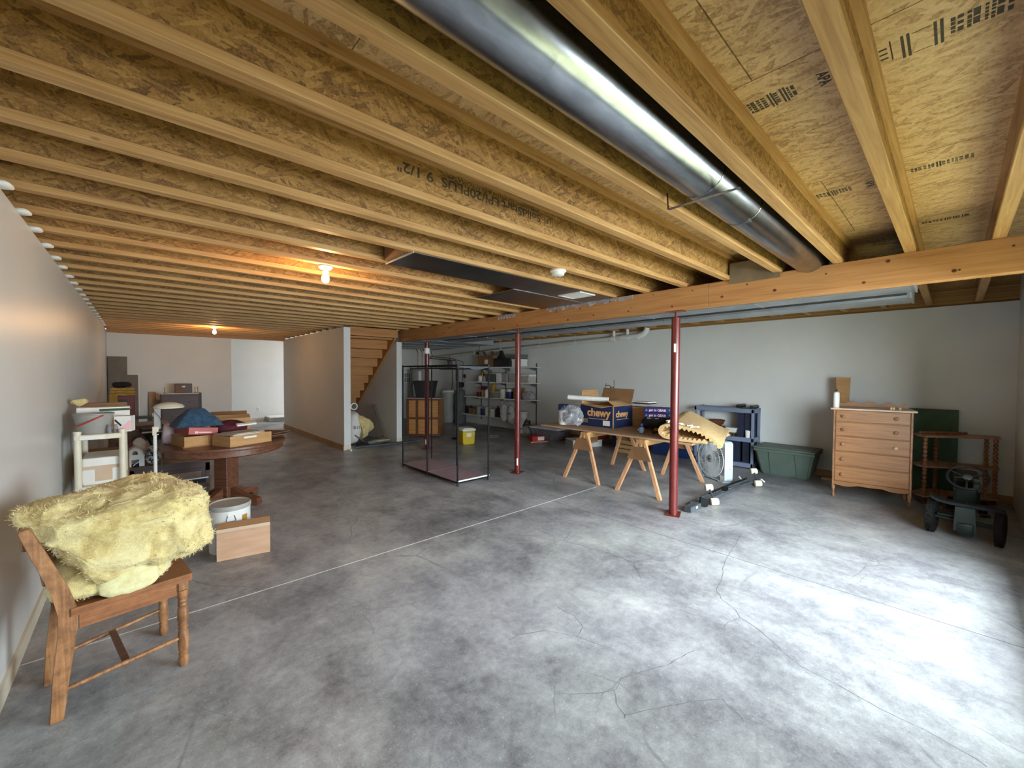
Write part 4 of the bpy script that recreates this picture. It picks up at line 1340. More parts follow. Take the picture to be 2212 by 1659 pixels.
for y_ in (-0.11, 0.11):
    obj('leg', B().cyl((-0.15, y_, 0.01), (0.12, y_, 0.73), 0.011, None, 8), 'grey_tank', fs)
    obj('leg', B().cyl((0.13, y_, 0.01), (-0.13, y_, 0.73), 0.011, None, 8), 'black_metal', fs)

# ---- against the far wall
gp = tag(obj('grey_panel', B().hexa([(-0.47, 12.22, 0), (-0.165, 12.22, 0), (-0.165, 12.25, 0), (-0.47, 12.25, 0), (-0.47, 12.40, 1.86), (-0.165, 12.40, 1.86), (-0.165, 12.43, 1.86), (-0.47, 12.43, 1.86)]), 'grey_panel'), 'tall dark grey panel leaning in the far left corner', 'panel')
fb = thing('framed_board', 'grey board with a white edge leaning beside the tall panel', 'board', (-0.16, 12.30, 0))
obj('board', B().hexa([(-0.12, 0, 0), (0.17, 0, 0), (0.17, 0.02, 0), (-0.12, 0.02, 0), (-0.12, 0.10, 1.46), (0.17, 0.10, 1.46), (0.17, 0.12, 1.46), (-0.12, 0.12, 1.46)]), 'grey_panel', fb)
obj('white_edge', B().hexa([(0.17, 0, 0), (0.192, 0, 0), (0.192, 0.022, 0), (0.17, 0.022, 0), (0.17, 0.10, 1.46), (0.192, 0.10, 1.46), (0.192, 0.122, 1.46), (0.17, 0.122, 1.46)]), 'paper', fb)
obj('white_edge', B().box(-0.12, 0.192, 0.10, 0.124, 1.46, 1.485), 'paper', fb)
tag(obj('brown_board', B().hexa([(0.19, 12.28, 0), (0.31, 12.28, 0), (0.31, 12.31, 0), (0.19, 12.31, 0), (0.185, 12.44, 1.07), (0.305, 12.44, 1.07), (0.305, 12.47, 1.07), (0.185, 12.47, 1.07)]), 'baseboard_wood'), 'narrow brown board leaning on the far wall left of the dark cabinet', 'board')
pk = thing('blanket_carton', 'dark red printed carton under the yellow blanket by the far corner', 'box', (-0.19, 9.5, 0))
obj('carton', B().rbox(-0.15, 0.15, 0, 0.34, 0, 1.12, 0.006, 1), 'dark_red', pk)
text('print', 'WINDSAFE', 0.045, 'orange_print', pk, (-0.11, -0.002, 0.90), (1, 0, 0), (0, 0, 1))
obj('print_panel', B().box(-0.10, 0.06, -0.0015, 0, 0.95, 1.06), 'black', pk)
yb_ = thing('yellow_blanket', 'folded mustard blanket lying on the dark red carton', 'blanket', (-0.19, 9.52, 1.12))
for i in range(3):
    z_ = 0.022 + 0.046 * i
    obj('fold', wob(B().tube([(-0.15, 0.0, z_), (-0.05, -0.005, z_ + 0.004), (0.06, 0.0, z_ - 0.002), (0.15, 0.0, z_)], 0.022, 14, True, 0.022), 0.012, 12, i), 'yellow_cloth', yb_, 70)
obj('body', B().rbox(-0.15, 0.15, 0.0, 0.28, 0.0, 0.135, 0.03, 3), 'yellow_cloth', yb_, 60)
obj('hanging_edge', B().box(-0.155, -0.06, -0.045, -0.024, -0.16, 0.03), 'yellow_cloth', yb_)
tag(obj('black_bag', blob((0, 0, 0.045), (0.12, 0.10, 0.05), 2.5, 28, 16, 0.02, 12, 6.0), 'black_cloth', None, 70, (-0.20, 9.62, 1.262)), 'black bag resting on the folded mustard blanket', 'bag')
dt = thing('dark_side_table', 'low black side table standing before the leaning brown board', 'table', (0.10, 10.5, 0))
obj('top', B().box(-0.24, 0.24, 0, 0.40, 0.625, 0.655), 'black', dt)
for x_ in (-0.21, 0.07, 0.19):
    for y_ in (0.02, 0.36):
        obj('leg', B().box(x_, x_ + 0.03, y_, y_ + 0.03, 0, 0.625), 'black', dt)
obj('stretcher', B().box(-0.2, 0.2, 0.02, 0.035, 0.50, 0.52), 'black', dt)
tag(obj('white_block', B().rbox(0.20, 0.26, 10.58, 10.64, 0.655, 0.72, 0.004, 1), 'white_plastic'), 'small white block on the low black side table', 'block')
cbn = thing('dark_cabinet', 'dark walnut cabinet with a white top runner against the far wall', 'cabinet', (0.70, 11.85, 0))
obj('body', B().rbox(-0.33, 0.38, 0, 0.42, 0.06, 1.03, 0.006, 1), 'walnut', cbn)
obj('plinth', B().box(-0.31, 0.36, 0.02, 0.40, 0, 0.06), 'walnut', cbn)
obj('top_edge', B().box(0.345, 0.39, -0.01, 0.42, 0.06, 1.045), 'black', cbn)
for i in range(3):
    dw = obj('drawer', B().rbox(-0.31, 0.33, -0.012, 0.0, 0.10 + 0.30 * i, 0.38 + 0.30 * i, 0.003, 1), 'walnut', cbn)
    obj('knob', B().sph((-0.15, -0.02, 0.24 + 0.30 * i), 0.012, 8, 6), 'brass', dw)
    obj('knob', B().sph((0.17, -0.02, 0.24 + 0.30 * i), 0.012, 8, 6), 'brass', dw)
tag(obj('white_runner', B().box(-0.35, 0.345, -0.015, 0.40, 0, 0.012), 'paper', None, None, (0.70, 11.85, 1.031)), 'white cloth runner covering the dark cabinet top', 'runner')
mc = thing('mantel_clock', 'dark brown boxy mantel clock on the white runner', 'clock', (0.775, 11.95, 1.043))
obj('case', B().rbox(-0.155, 0.155, 0, 0.16, 0, 0.215, 0.006, 1), 'walnut', mc)
obj('door_panel', B().box(-0.125, -0.03, -0.004, 0, 0.02, 0.15), 'cardboard_dark', mc)
obj('dial', B().prism([(-0.03, 0.165), (0.03, 0.165), (0.028, 0.145), (0.015, 0.13), (-0.015, 0.13), (-0.028, 0.145)], -0.006, 0, 'y'), 'sticker', mc)
for i, x_ in enumerate((0.44, 0.98, 1.03)):
    tag(obj('candlestick', B().lathe([(0.022, 0), (0.02, 0.01), (0.007, 0.02), (0.006, 0.10), (0.012, 0.11), (0.007, 0.12), (0.007, 0.15)], 10), 'brass', None, 40, (x_, 11.94, 1.043)),
        ('slim brass candlestick left of the mantel clock', 'slim brass candlestick just right of the mantel clock', 'slim brass candlestick at the right end of the runner')[i], 'candlestick', 'brass candlesticks')
ms = thing('foam_slab', 'white topped foam slab lying flat in the far hall', 'foam slab', (3.32, 14.55, 0))
obj('slab', B().rbox(-0.36, 0.6, -0.25, 0.35, 0, 0.10, 0.01, 1), 'grey_tank', ms)
obj('sheet', B().rbox(-0.34, 0.62, -0.27, 0.36, 0.10, 0.14, 0.01, 1), 'paper', ms)

# ================================================================= MIDDLE
# ---- black garment rack
gk = thing('garment_rack', 'tall black metal wardrobe frame with a pinkish floor board', 'rack', (3.16, 4.51, 0))
GW, GD, GH = 0.535, 1.535, 1.645
for y_ in (0.0, 0.78, GD):
    for x_ in (0.0, GW):
        p_ = obj('post', B().cyl((x_, y_, 0.0), (x_, y_, GH), 0.012, None, 10), 'black_metal', gk, 40)
        obj('foot_cap', B().cyl((x_, y_, 0.0), (x_, y_, 0.045), 0.0145, None, 10), 'black', p_)
        obj('joint_sleeve', B().cyl((x_, y_, GH - 0.05), (x_, y_, GH + 0.008), 0.013, None, 10), 'black', p_)
for x_ in (0.0, GW):
    obj('top_rail', B().cyl((x_, 0, GH - 0.008), (x_, GD, GH - 0.008), 0.010, None, 8), 'black_metal', gk)
    obj('lower_rail', B().cyl((x_, 0.03, GH - 0.048), (x_, GD - 0.25, GH - 0.048), 0.008, None, 8), 'black_metal', gk)
    obj('floor_rail', B().cyl((x_, 0, 0.045), (x_, GD, 0.045), 0.010, None, 8), 'black_metal', gk)
    for y_ in (0.26, 0.52, 1.04, 1.28):
        obj('tie', B().cyl((x_, y_, GH - 0.048), (x_, y_, GH - 0.008), 0.005, None, 6), 'black_metal', gk)
for y_ in (0.0, 0.78, GD):
    obj('cross_rail', B().cyl((0, y_, GH - 0.012), (GW, y_, GH - 0.012), 0.008, None, 8), 'black_metal', gk)
    obj('floor_cross', B().cyl((0, y_, 0.045), (GW, y_, 0.045), 0.009, None, 8), 'black_metal', gk)
obj('end_band', B().prism([(0.01, GH - 0.01), (GW - 0.01, GH - 0.01), (GW - 0.01, GH - 0.03), (GW * 0.72, GH - 0.06), (GW * 0.5, GH - 0.062), (GW * 0.3, GH - 0.04), (0.01, GH - 0.03)], -0.004, 0.004, 'y'), 'dark_metal', gk)
fbd = obj('floor_board', B().rbox(0.0, GW + 0.03, 0.02, 0.76, 0.056, 0.068, 0.002, 1), 'pink_board', gk)
obj('floor_board', B().rbox(0.0, GW + 0.01, 0.765, GD - 0.01, 0.056, 0.068, 0.002, 1), 'pink_board', gk)
obj('board_edge', B().box(0.01, GW + 0.032, 0.014, 0.02, 0.052, 0.072), 'white_plastic', fbd)

# ---- sawhorses and plywood top
def sawhorse(y, label):
    t = thing('sawhorse', label, 'sawhorse', (5.28, y, 0), 0, 'wooden sawhorses')
    obj('top_beam', B().rbox(-0.56, 0.56, -0.02, 0.02, 0.60, 0.69, 0.003, 1), 'flange', t)
    obj('side_cleat', B().box(-0.56, 0.56, -0.058, -0.020, 0.652, 0.690), 'flange', t)
    obj('side_cleat', B().box(-0.56, 0.56, 0.020, 0.058, 0.652, 0.690), 'flange', t)
    for ex in (-1, 1):
        for sy__ in (-1, 1):
            x0, x1 = ex * 0.62, ex * 0.53
            y0, y1 = sy__ * 0.30, sy__ * 0.045
            w, d = 0.019, 0.040
            b = B().hexa([(x0 - w, y0 - d * 0.6, 0), (x0 + w, y0 - d * 0.6, 0), (x0 + w, y0 + d * 0.6, 0), (x0 - w, y0 + d * 0.6, 0),
                          (x1 - w, y1 - d * 0.5, 0.651), (x1 + w, y1 - d * 0.5, 0.651), (x1 + w, y1 + d * 0.5, 0.651), (x1 - w, y1 + d * 0.5, 0.651)])
            obj('leg', b, 'saw_wood', t)
        xx = ex * 0.575
        obj('gusset', B().prism([(-0.095, 0.60), (0.095, 0.60), (0.165, 0.44), (-0.165, 0.44)], xx - 0.03 if ex < 0 else xx + 0.012, xx - 0.012 if ex < 0 else xx + 0.03, 'x'), 'cardboard_dark', t)
    return t


sawhorse(3.60, 'wooden sawhorse under the left half of the plywood table')
sawhorse(2.70, 'wooden sawhorse under the right half of the plywood table')
tag(obj('plywood_sheet', B().box(4.80, 6.02, 2.08, 4.52, 0.6905, 0.712), 'ply'), 'worn plywood sheet laid across the two sawhorses', 'tabletop')
ZT = 0.712

cw = thing('printed_carton', 'open navy carton lettered chewy on the plywood', 'cardboard box', (5.24, 3.45, ZT))
CL, CWd, CH = 0.53, 0.61, 0.335
obj('near_side', B().box(0, 0.006, 0, CWd, 0, CH), 'navy', cw)
obj('end_side', B().box(0.006, CL, 0, 0.006, 0, CH), 'navy', cw)
obj('far_side', B().box(CL - 0.006, CL, 0.006, CWd, 0, CH), 'cardboard', cw)
obj('end_side', B().box(0.006, CL - 0.006, CWd - 0.006, CWd, 0, CH), 'cardboard', cw)
obj('bottom', B().box(0.006, CL - 0.006, 0.006, CWd - 0.006, 0, 0.006), 'cardboard', cw)
obj('corner_edge', B().box(-0.0012, 0.010, -0.0012, 0.012, 0, CH + 0.001), 'cardboard', cw)
obj('rim_edge', B().box(-0.0012, 0.007, 0, CWd, CH - 0.006, CH + 0.002), 'cardboard', cw)
obj('rim_edge', B().box(0, CL, -0.0012, 0.007, CH - 0.006, CH + 0.002), 'cardboard', cw)
text('brand_lettering', 'chewy', 0.165, 'orange_print', cw, (-0.0015, 0.48, 0.165), (0, -1, 0), (0, 0, 1), 0.006)
text('brand_lettering', 'chewy', 0.13, 'orange_print', cw, (0.065, -0.0015, 0.165), (1, 0, 0), (0, 0, 1), 0.005)
obj('small_print', B().box(-0.0015, 0, 0.14, 0.45, 0.118, 0.126), 'orange_print', cw)
obj('small_print', B().box(0.09, 0.42, -0.0015, 0, 0.122, 0.129), 'orange_print', cw)
obj('shipping_label', B().box(-0.0018, 0, 0.06, 0.185, 0.03, 0.105), 'sticker', cw)
obj('stamp_patch', B().box(-0.0018, 0, 0.47, 0.59, 0.05, 0.115), 'cardboard_dark', cw)
obj('flap', B().hexa([(CL - 0.006, 0.02, CH), (CL, 0.02, CH), (CL, CWd, CH), (CL - 0.006, CWd, CH), (CL + 0.10, 0.03, CH + 0.24), (CL + 0.106, 0.03, CH + 0.24), (CL + 0.106, CWd, CH + 0.25), (CL + 0.10, CWd, CH + 0.25)]), 'cardboard_dark', cw)
obj('flap', B().hexa([(0.02, CWd - 0.006, CH), (CL, CWd - 0.006, CH), (CL, CWd, CH), (0.02, CWd, CH), (0.10, CWd + 0.06, CH + 0.22), (CL, CWd + 0.06, CH + 0.22), (CL, CWd + 0.066, CH + 0.22), (0.10, CWd + 0.066, CH + 0.22)]), 'cardboard', cw)
obj('flap', B().hexa([(0, 0.03, CH), (0.006, 0.03, CH), (0.006, CWd, CH), (0, CWd, CH), (-0.17, 0.10, CH - 0.02), (-0.17, 0.10, CH - 0.026), (-0.19, CWd, CH + 0.03), (-0.19, CWd, CH + 0.036)]), 'cardboard', cw)
obj('flap', B().hexa([(0.02, 0.0, CH), (CL - 0.02, 0.0, CH), (CL - 0.02, 0.006, CH), (0.02, 0.006, CH), (0.04, 0.14, CH + 0.075), (CL - 0.1, 0.16, CH + 0.06), (CL - 0.1, 0.166, CH + 0.06), (0.04, 0.146, CH + 0.075)]), 'cardboard', cw)
pt = thing('paper_tube', 'long white paper tube lying across the navy carton', 'paper tube', (5.22, 4.30, ZT + CH + 0.10))
obj('tube', B().cyl((0, 0, 0), (0.22, -0.62, -0.02), 0.040, None, 24), 'paper', pt, 40)
obj('end_cap', B().cyl((-0.001, 0.003, 0.0002), (0.0, -0.004, 0), 0.030, None, 20), 'white_plastic', pt)
for i, (a, r_) in enumerate(((0.2, 0.09), (-0.3, 0.07))):
    pass
wr = thing('wire_rack', 'bent thin black wire rack poking up behind the navy carton', 'wire rack', (5.90, 4.05, ZT))
obj('wire', B().tube([(0, 0, 0), (0.0, 0.0, 0.62), (0.01, -0.01, 0.66)], 0.004, 6), 'black_metal', wr)
obj('wire', B().tube([(0, -0.17, 0), (0.0, -0.17, 0.68), (0.0, -0.165, 0.72)], 0.004, 6), 'black_metal', wr)
obj('loop', B().torus((0.0, -0.06, 0.57), 0.06, 0.006, (1, 0, 0.2), 18, 6, 0, PI), 'black_metal', wr)
obj('loop', B().torus((0.0, -0.14, 0.55), 0.05, 0.006, (1, 0, 0.2), 18, 6, 0, PI), 'black_metal', wr)

jg = thing('bagged_jug', 'blue capped jug inside a clear crinkled plastic bag on the plywood', 'bag', (4.98, 4.16, ZT))
obj('plastic_bag', blob((0.05, -0.08, 0.165), (0.12, 0.20, 0.14), 3.0, 34, 20, 0.03, 7, 5.0, 0.035, 21), 'bag_clear', jg)
obj('jug', B().lathe([(0.075, 0.01), (0.082, 0.02), (0.082, 0.17), (0.06, 0.22), (0.052, 0.235)], 24, (0.03, 0.06, 0)), 'white_plastic', jg, 40)
obj('cap', B().rbox(-0.04, 0.10, -0.01, 0.13, 0.235, 0.335, 0.02, 3), 'navy', jg)
obj('silver_pack', blob((0.03, -0.05, 0.14), (0.08, 0.11, 0.10), 3, 26, 16, 0.02, 12, 9.0), 'galv_flat', jg, 50)
tag(obj('dark_pouch', B().rbox(5.33, 5.45, 4.075, 4.14, ZT, ZT + 0.30, 0.01, 2), 'dark_red'), 'dark red pouch standing between the plastic bag and navy carton', 'pouch')
bp = thing('brown_carton', 'plain tan carton with papers on top behind the navy carton', 'cardboard box', (5.80, 3.18, ZT))
obj('body', B().box(0, 0.20, 0, 0.36, 0, 0.30), 'cardboard', bp)
obj('flap', B().hexa([(0, 0, 0.30), (0.2, 0, 0.30), (0.2, -0.10, 0.31), (0, -0.12, 0.31), (0, 0, 0.306), (0.2, 0, 0.306), (0.2, -0.10, 0.316), (0, -0.12, 0.316)]), 'cardboard', bp)
for i, mt in enumerate(('newsprint', 'black', 'paper')):
    tag(obj('magazine', B().obox((5.88, 3.31, ZT + 0.345 + 0.018 * i), (0.21, 0.30, 0.012), 0, 0, R(4 - 5 * i)), mt), ('grey magazine lowest on the tan carton', 'black magazine between two pale ones on the tan carton', 'white magazine topmost on the tan carton')[i], 'magazine', 'magazines on the tan carton')
bc = tag(obj('black_bundle', blob((0, 0, 0.085), (0.19, 0.19, 0.085), 3, 40, 22, 0.03, 7, 3.0, 0.012, 22), 'black_cloth', None, 70, (5.61, 2.96, ZT + 0.014)), 'black cloth bundle under the navy lettered boxes', 'cloth')
for i in range(2):
    gb = thing('lettered_box', ('lower navy box printed with pink lettering on the black bundle', 'upper navy box printed with pink lettering on the black bundle')[i], 'box', (5.50, 3.10, ZT + 0.185 + 0.075 * i), R(-76), 'navy lettered boxes')
    obj('box', B().rbox(0, 0.42, 0, 0.20, 0, 0.0735, 0.003, 1), 'gear_navy', gb)
    text('lettering', 'get in GEAR', 0.048, 'pink_print', gb, (0.075, -0.001, 0.02), (1, 0, 0), (0, 0, 1), 0.0012)
    obj('logo', B().prism([(0.02, 0.018), (0.055, 0.018), (0.04, 0.055)], -0.001, 0, 'y'), 'slate_plastic', gb)
    obj('end_panel', B().box(0.31, 0.4201, -0.0008, 0.0, 0.001, 0.0725), 'blue_plastic', gb)
    obj('emblem', B().cyl((0.37, -0.0012, 0.045), (0.37, 0, 0.045), 0.016, None, 12), 'slate_plastic', gb)
tag(obj('white_sheet', B().obox((5.55, 2.97, ZT + 0.177), (0.18, 0.16, 0.004), 0, R(3), R(20)), 'paper'), 'white sheet of paper poking out beneath the lettered boxes', 'paper')
tag(obj('yellow_glove', wob(blob((0, 0, 0.03), (0.07, 0.10, 0.035), 2.5, 26, 14), 0.03, 14, 2), 'yellow_cloth', None, 70, (5.40, 2.78, ZT + 0.005), (0, 0, 0.4)), 'mustard work glove in front of the black bundle', 'glove')
tag(obj('black_strap', wob(B().tube([(0, 0, 0.012), (0.02, -0.10, 0.03), (0.0, -0.20, 0.015), (0.05, -0.27, 0.012), (0.03, -0.36, 0.02)], 0.016, 8), 0.01, 12), 'black_cloth', None, 60, (5.20, 2.80, ZT + 0.005)), 'black strap trailing over the plywood before the foam roll', 'strap')
fg = thing('toy_figure', 'small blue toy figure standing on the plywood edge', 'toy', (5.12, 2.92, ZT))
obj('body', B().lathe([(0.030, 0.012), (0.034, 0.04), (0.030, 0.075), (0.018, 0.09)], 14), 'slate_plastic', fg, 50)
obj('head', B().sph((0, 0, 0.115), (0.028, 0.028, 0.030), 12, 8), 'blue_plastic', fg, 60)
obj('leg', B().cyl((0, 0.015, 0), (0, 0.014, 0.03), 0.012, None, 8), 'blue_plastic', fg)
obj('leg', B().cyl((0, -0.015, 0), (0, -0.014, 0.03), 0.012, None, 8), 'blue_plastic', fg)
obj('arm', B().tube([(0, 0.028, 0.075), (-0.01, 0.042, 0.055), (-0.015, 0.04, 0.035)], 0.009, 8), 'slate_plastic', fg, 60)
obj('arm', B().tube([(0, -0.028, 0.075), (-0.01, -0.042, 0.055), (-0.015, -0.04, 0.035)], 0.009, 8), 'slate_plastic', fg, 60)

# ---- convoluted foam mat folded over itself, its free end hanging off the table
def foam_path(k):
    """centre line of the mat, k=0 at the near end, 1 at the far end"""
    A = [(1.93, 0.745), (2.08, 0.738), (2.22, 0.735), (2.35, 0.738), (2.45, 0.750), (2.50, 0.785), (2.51, 0.825), (2.49, 0.865), (2.43, 0.892),
         (2.34, 0.898), (2.24, 0.890), (2.14, 0.878), (2.04, 0.862), (1.96, 0.836), (1.90, 0.802), (1.85, 0.770), (1.80, 0.732), (1.765, 0.700)]
    Z = [(1.99, 0.745), (2.12, 0.738), (2.26, 0.735), (2.40, 0.738), (2.54, 0.750), (2.62, 0.800), (2.65, 0.860), (2.64, 0.930), (2.60, 0.985),
         (2.53, 0.998), (2.46, 0.975), (2.40, 0.945), (2.33, 0.912), (2.27, 0.880), (2.20, 0.850), (2.13, 0.825), (2.06, 0.806), (1.99, 0.795)]
    return [Vector(p).lerp(Vector(q), k) for p, q in zip(A, Z)]


def dense(P, n):
    L = [0]
    for a, c in zip(P, P[1:]):
        L.append(L[-1] + (c - a).length)
    out = []
    for i in range(n + 1):
        s_ = L[-1] * i / n
        j = max(q for q in range(len(L)) if L[q] <= s_ + 1e-9)
        j = min(j, len(P) - 2)
        t_ = (s_ - L[j]) / (L[j + 1] - L[j])
        out.append(P[j].lerp(P[j + 1], t_))
    return out


b = B()
slices = []
NS = 8
for s_i in range(NS + 1):
    k = s_i / NS
    C_ = dense(foam_path(k), 104)
    outer, inner = [], []
    for i, p in enumerate(C_):
        tn_ = (C_[min(i + 1, len(C_) - 1)] - C_[max(i - 1, 0)]).normalized()
        nr = Vector((-tn_.y, tn_.x))          # to the left of travel
        tooth = (0.030 if i % 4 == 2 else (0.016 if i % 2 else 0.001)) * (1 if s_i % 2 == 0 else 0.55)
        outer.append(p - nr * 0.018)
        inner.append(p + nr * (0.006 + tooth))
    X_ = 4.84 + 0.90 * k
    slices.append([b.bm.verts.new((X_ + (0.03 * math.sin(q.x * 9) if s_i else 0), q.x, q.y)) for q in outer + inner[::-1]])
for a, c in zip(slices, slices[1:]):
    n = len(a)
    for i in range(n):
        b.face([a[i], a[(i + 1) % n], c[(i + 1) % n], c[i]])
half = len(slices[0]) // 2
for sl in (slices[0], slices[-1]):
    for i in range(half - 1):
        b.face([sl[i], sl[i + 1], sl[2 * half - 2 - i], sl[2 * half - 1 - i]])
tag(obj('foam_mat', b, 'foam', None, 25), 'yellow convoluted foam mat rolled up at the right end of the plywood', 'foam')
tag(obj('string_tangle', wob(B().tube([(4.92 + 0.07 * math.sin(i * 1.9), 2.47 - 0.018 * i, 0.932 + 0.008 * math.sin(i * 2.7) - 0.0022 * i) for i in range(22)], 0.011, 6), 0.014, 30), 'paper', None, 60, (0.03, 0, 0.004)), 'tangle of white string lying on the rolled foam', 'string')

# ---- under and around the table
def tote(name, label, w, d, h, flare, loc, rz, mat, lid, cat='tote', ribs=True):
    t = thing(name, label, cat, loc, rz)
    f = flare
    b = B().frus(f, w - f, f, d - f, 0.0, 0, w, 0, d, h)
    bmesh.ops.bevel(b.bm, geom=b.bm.edges[:], offset=min(w, d) * 0.05, segments=2, affect='EDGES')
    obj('tub', b, mat, t)
    obj('lid', B().rbox(-0.015, w + 0.015, -0.015, d + 0.015, h - 0.004, h + 0.028, 0.012, 2).rbox(0.04, w - 0.04, 0.04, d - 0.04, h + 0.024, h + 0.036, 0.008, 2), lid, t)
    obj('rim', B().rbox(-0.01, w + 0.01, -0.01, d + 0.01, h - 0.045, h - 0.005, 0.008, 2), mat, t)
    if ribs:
        for u in (0.28, 0.72):
            obj('rib', B().hexa([(w * u, f * 0.9 - 0.004, 0.02), (w * u + 0.008, f * 0.9 - 0.004, 0.02), (w * u + 0.008, f + 0.01, 0.02), (w * u, f + 0.01, 0.02), (w * u - 0.02, -0.006, h - 0.05), (w * u - 0.012, -0.006, h - 0.05), (w * u - 0.012, 0.01, h - 0.05), (w * u - 0.02, 0.01, h - 0.05)]), mat, t)
    return t


tote('storage_tote', 'large dark green lidded tote beside the oak dresser', 0.76, 0.50, 0.40, 0.075, (7.06, 2.09, 0), R(-90), 'green_plastic', 'green_plastic')
tote('storage_tote', 'blue plastic tote on the floor behind the right sawhorse', 0.74, 0.34, 0.42, 0.03, (7.25, 3.95, 0), R(-90), 'blue_plastic', 'blue_plastic')
ct = tote('storage_tote', 'clear plastic tote with a white lid left of the sawhorses', 0.86, 0.52, 0.25, 0.04, (6.90, 6.86, 0), R(-90), 'tote_clear', 'white_plastic')
obj('contents', B().rbox(0.10, 0.76, 0.08, 0.44, 0.02, 0.17, 0.03, 2), 'dark_red', ct)
rx = thing('red_carton', 'small red and white carton on the floor near the clear tote', 'box', (6.46, 6.34, 0), R(-22))
obj('carton', B().rbox(0, 0.30, 0, 0.22, 0.018, 0.13, 0.004, 1), 'red', rx)
obj('white_panel', B().box(0.13, 0.285, -0.0015, 0, 0.035, 0.115), 'paper', rx)
obj('card_base', B().box(-0.06, 0.36, -0.05, 0.26, 0, 0.018), 'cardboard_pink', rx)
wb = thing('white_carton', 'low white carton under the left sawhorse', 'box', (6.60, 5.30, 0), R(-24))
obj('carton', B().rbox(0, 0.68, 0, 0.36, 0, 0.155, 0.004, 1), 'paper', wb)
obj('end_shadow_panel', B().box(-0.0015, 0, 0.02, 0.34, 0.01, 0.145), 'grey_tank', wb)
tag(obj('dark_red_carton', B().rbox(6.86, 7.40, 4.98, 5.34, 0.158, 0.60, 0.005, 1), 'dark_red', None), 'dark red carton stacked on the low white carton', 'box')
tag(obj('tan_carton', B().rbox(6.60, 6.84, 4.86, 5.12, 0.158, 0.30, 0.004, 1), 'cardboard', None), 'small tan carton on the front of the low white carton', 'box')
tag(obj('teal_binder', B().rbox(7.30, 7.55, 4.70, 4.84, 0, 0.55, 0.01, 1), 'blue_plastic', None), 'upright dark blue bin against the wall beside dark red carton', 'bin')
wc = thing('slatted_crate', 'small slatted wooden crate on the floor behind the right sawhorse', 'crate', (6.85, 4.22, 0))
for i in range(4):
    obj('slat', B().box(0, 0.016, -0.22, 0.22, 0.02 + 0.085 * i, 0.085 + 0.085 * i), 'cardboard', wc)
    obj('slat', B().box(0.30, 0.316, -0.22, 0.22, 0.02 + 0.085 * i, 0.085 + 0.085 * i), 'cardboard', wc)
obj('end_board', B().box(0.016, 0.30, -0.22, -0.20, 0, 0.34), 'cardboard_dark', wc)
obj('end_board', B().box(0.016, 0.30, 0.20, 0.22, 0, 0.34), 'cardboard_dark', wc)
obj('bottom_board', B().box(0.016, 0.30, -0.2, 0.2, 0, 0.016), 'cardboard_dark', wc)

# ---- box fan
fn = thing('box_fan', 'white square box fan standing beside the rolled foam', 'fan', (6.168, 2.395, 0), math.atan2(-0.509, -0.295))
W_, D_ = 0.285, 0.13
cs = B()
rc = 0.05


def rsq(w, r, n=5):
    pts = []
    for cx_, cz_, a0 in ((w - r, w - r, 0), (-w + r, w - r, PI / 2), (-w + r, -w + r, PI), (w - r, -w + r, 1.5 * PI)):
        for i in range(n + 1):
            a = a0 + PI / 2 * i / n
            pts.append((cx_ + r * math.cos(a), cz_ + r * math.sin(a)))
    return pts


o_, i_ = rsq(W_, rc), rsq(W_ - 0.012, rc - 0.008)
n = len(o_)
fo = [cs.bm.verts.new((p[0], 0, p[1] + 0.30)) for p in o_]
fi = [cs.bm.verts.new((p[0], 0, p[1] + 0.30)) for p in i_]
bo = [cs.bm.verts.new((p[0], D_, p[1] + 0.30)) for p in o_]
bi = [cs.bm.verts.new((p[0], D_, p[1] + 0.30)) for p in i_]
for i in range(n):
    j = (i + 1) % n
    cs.face([fo[i], fo[j], fi[j], fi[i]])
    cs.face([bo[j], bo[i], bi[i], bi[j]])
    cs.face([fo[j], fo[i], bo[i], bo[j]])
    cs.face([fi[i], fi[j], bi[j], bi[i]])
obj('housing', cs, 'fan_side', fn, 40)
gl = obj('front_grille', B().torus((0, -0.004, 0.30), 0.262, 0.005, (0, 1, 0), 48, 6), 'fan_white', fn, 60)
gb = obj('back_grille', B().torus((0, D_ + 0.004, 0.30), 0.262, 0.004, (0, 1, 0), 40, 6), 'fan_white', fn, 60)
obj('grille_hub', B().lathe([(0.058, 0), (0.056, 0.010), (0.03, 0.016), (0.001, 0.017)], 28, (0, -0.002, 0.30), (0, -1, 0)), 'fan_grey', gl, 40)
obj('name_badge', B().prism([(-0.032, 0.297), (0.0, 0.290), (0.032, 0.297), (0.032, 0.303), (0.0, 0.310), (-0.032, 0.303)], -0.021, -0.018, 'y'), 'dark_metal', gl)
spk = None
for i in range(56):
    a = 2 * PI * i / 56
    bb = B().tube([(0.05, -0.006, 0), (0.15, -0.010, 0.012), (0.268, -0.002, 0.0)], 0.0040, 5)
    if spk is None:
        spk = obj('grille_spoke', bb, 'fan_white', gl, 60, (0, 0, 0.30), (0, a, 0))
    else:
        bb.bm.free()
        share(spk, gl, (0, 0, 0.30), (0, a, 0))
for rr_ in (0.11, 0.19):
    obj('grille_ring', B().torus((0, -0.009, 0.30), rr_, 0.0032, (0, 1, 0), 40, 6), 'fan_white', gl, 60)
for cx_ in (-1, 1):
    for cz_ in (-1, 1):
        obj('corner_plate', B().prism([(cx_ * 0.274, 0.30 + cz_ * 0.20), (cx_ * 0.262, 0.30 + cz_ * 0.262), (cx_ * 0.20, 0.30 + cz_ * 0.274), (cx_ * 0.192, 0.30 + cz_ * 0.19)], 0.0, 0.003, 'y'), 'fan_white', fn)
bl = None
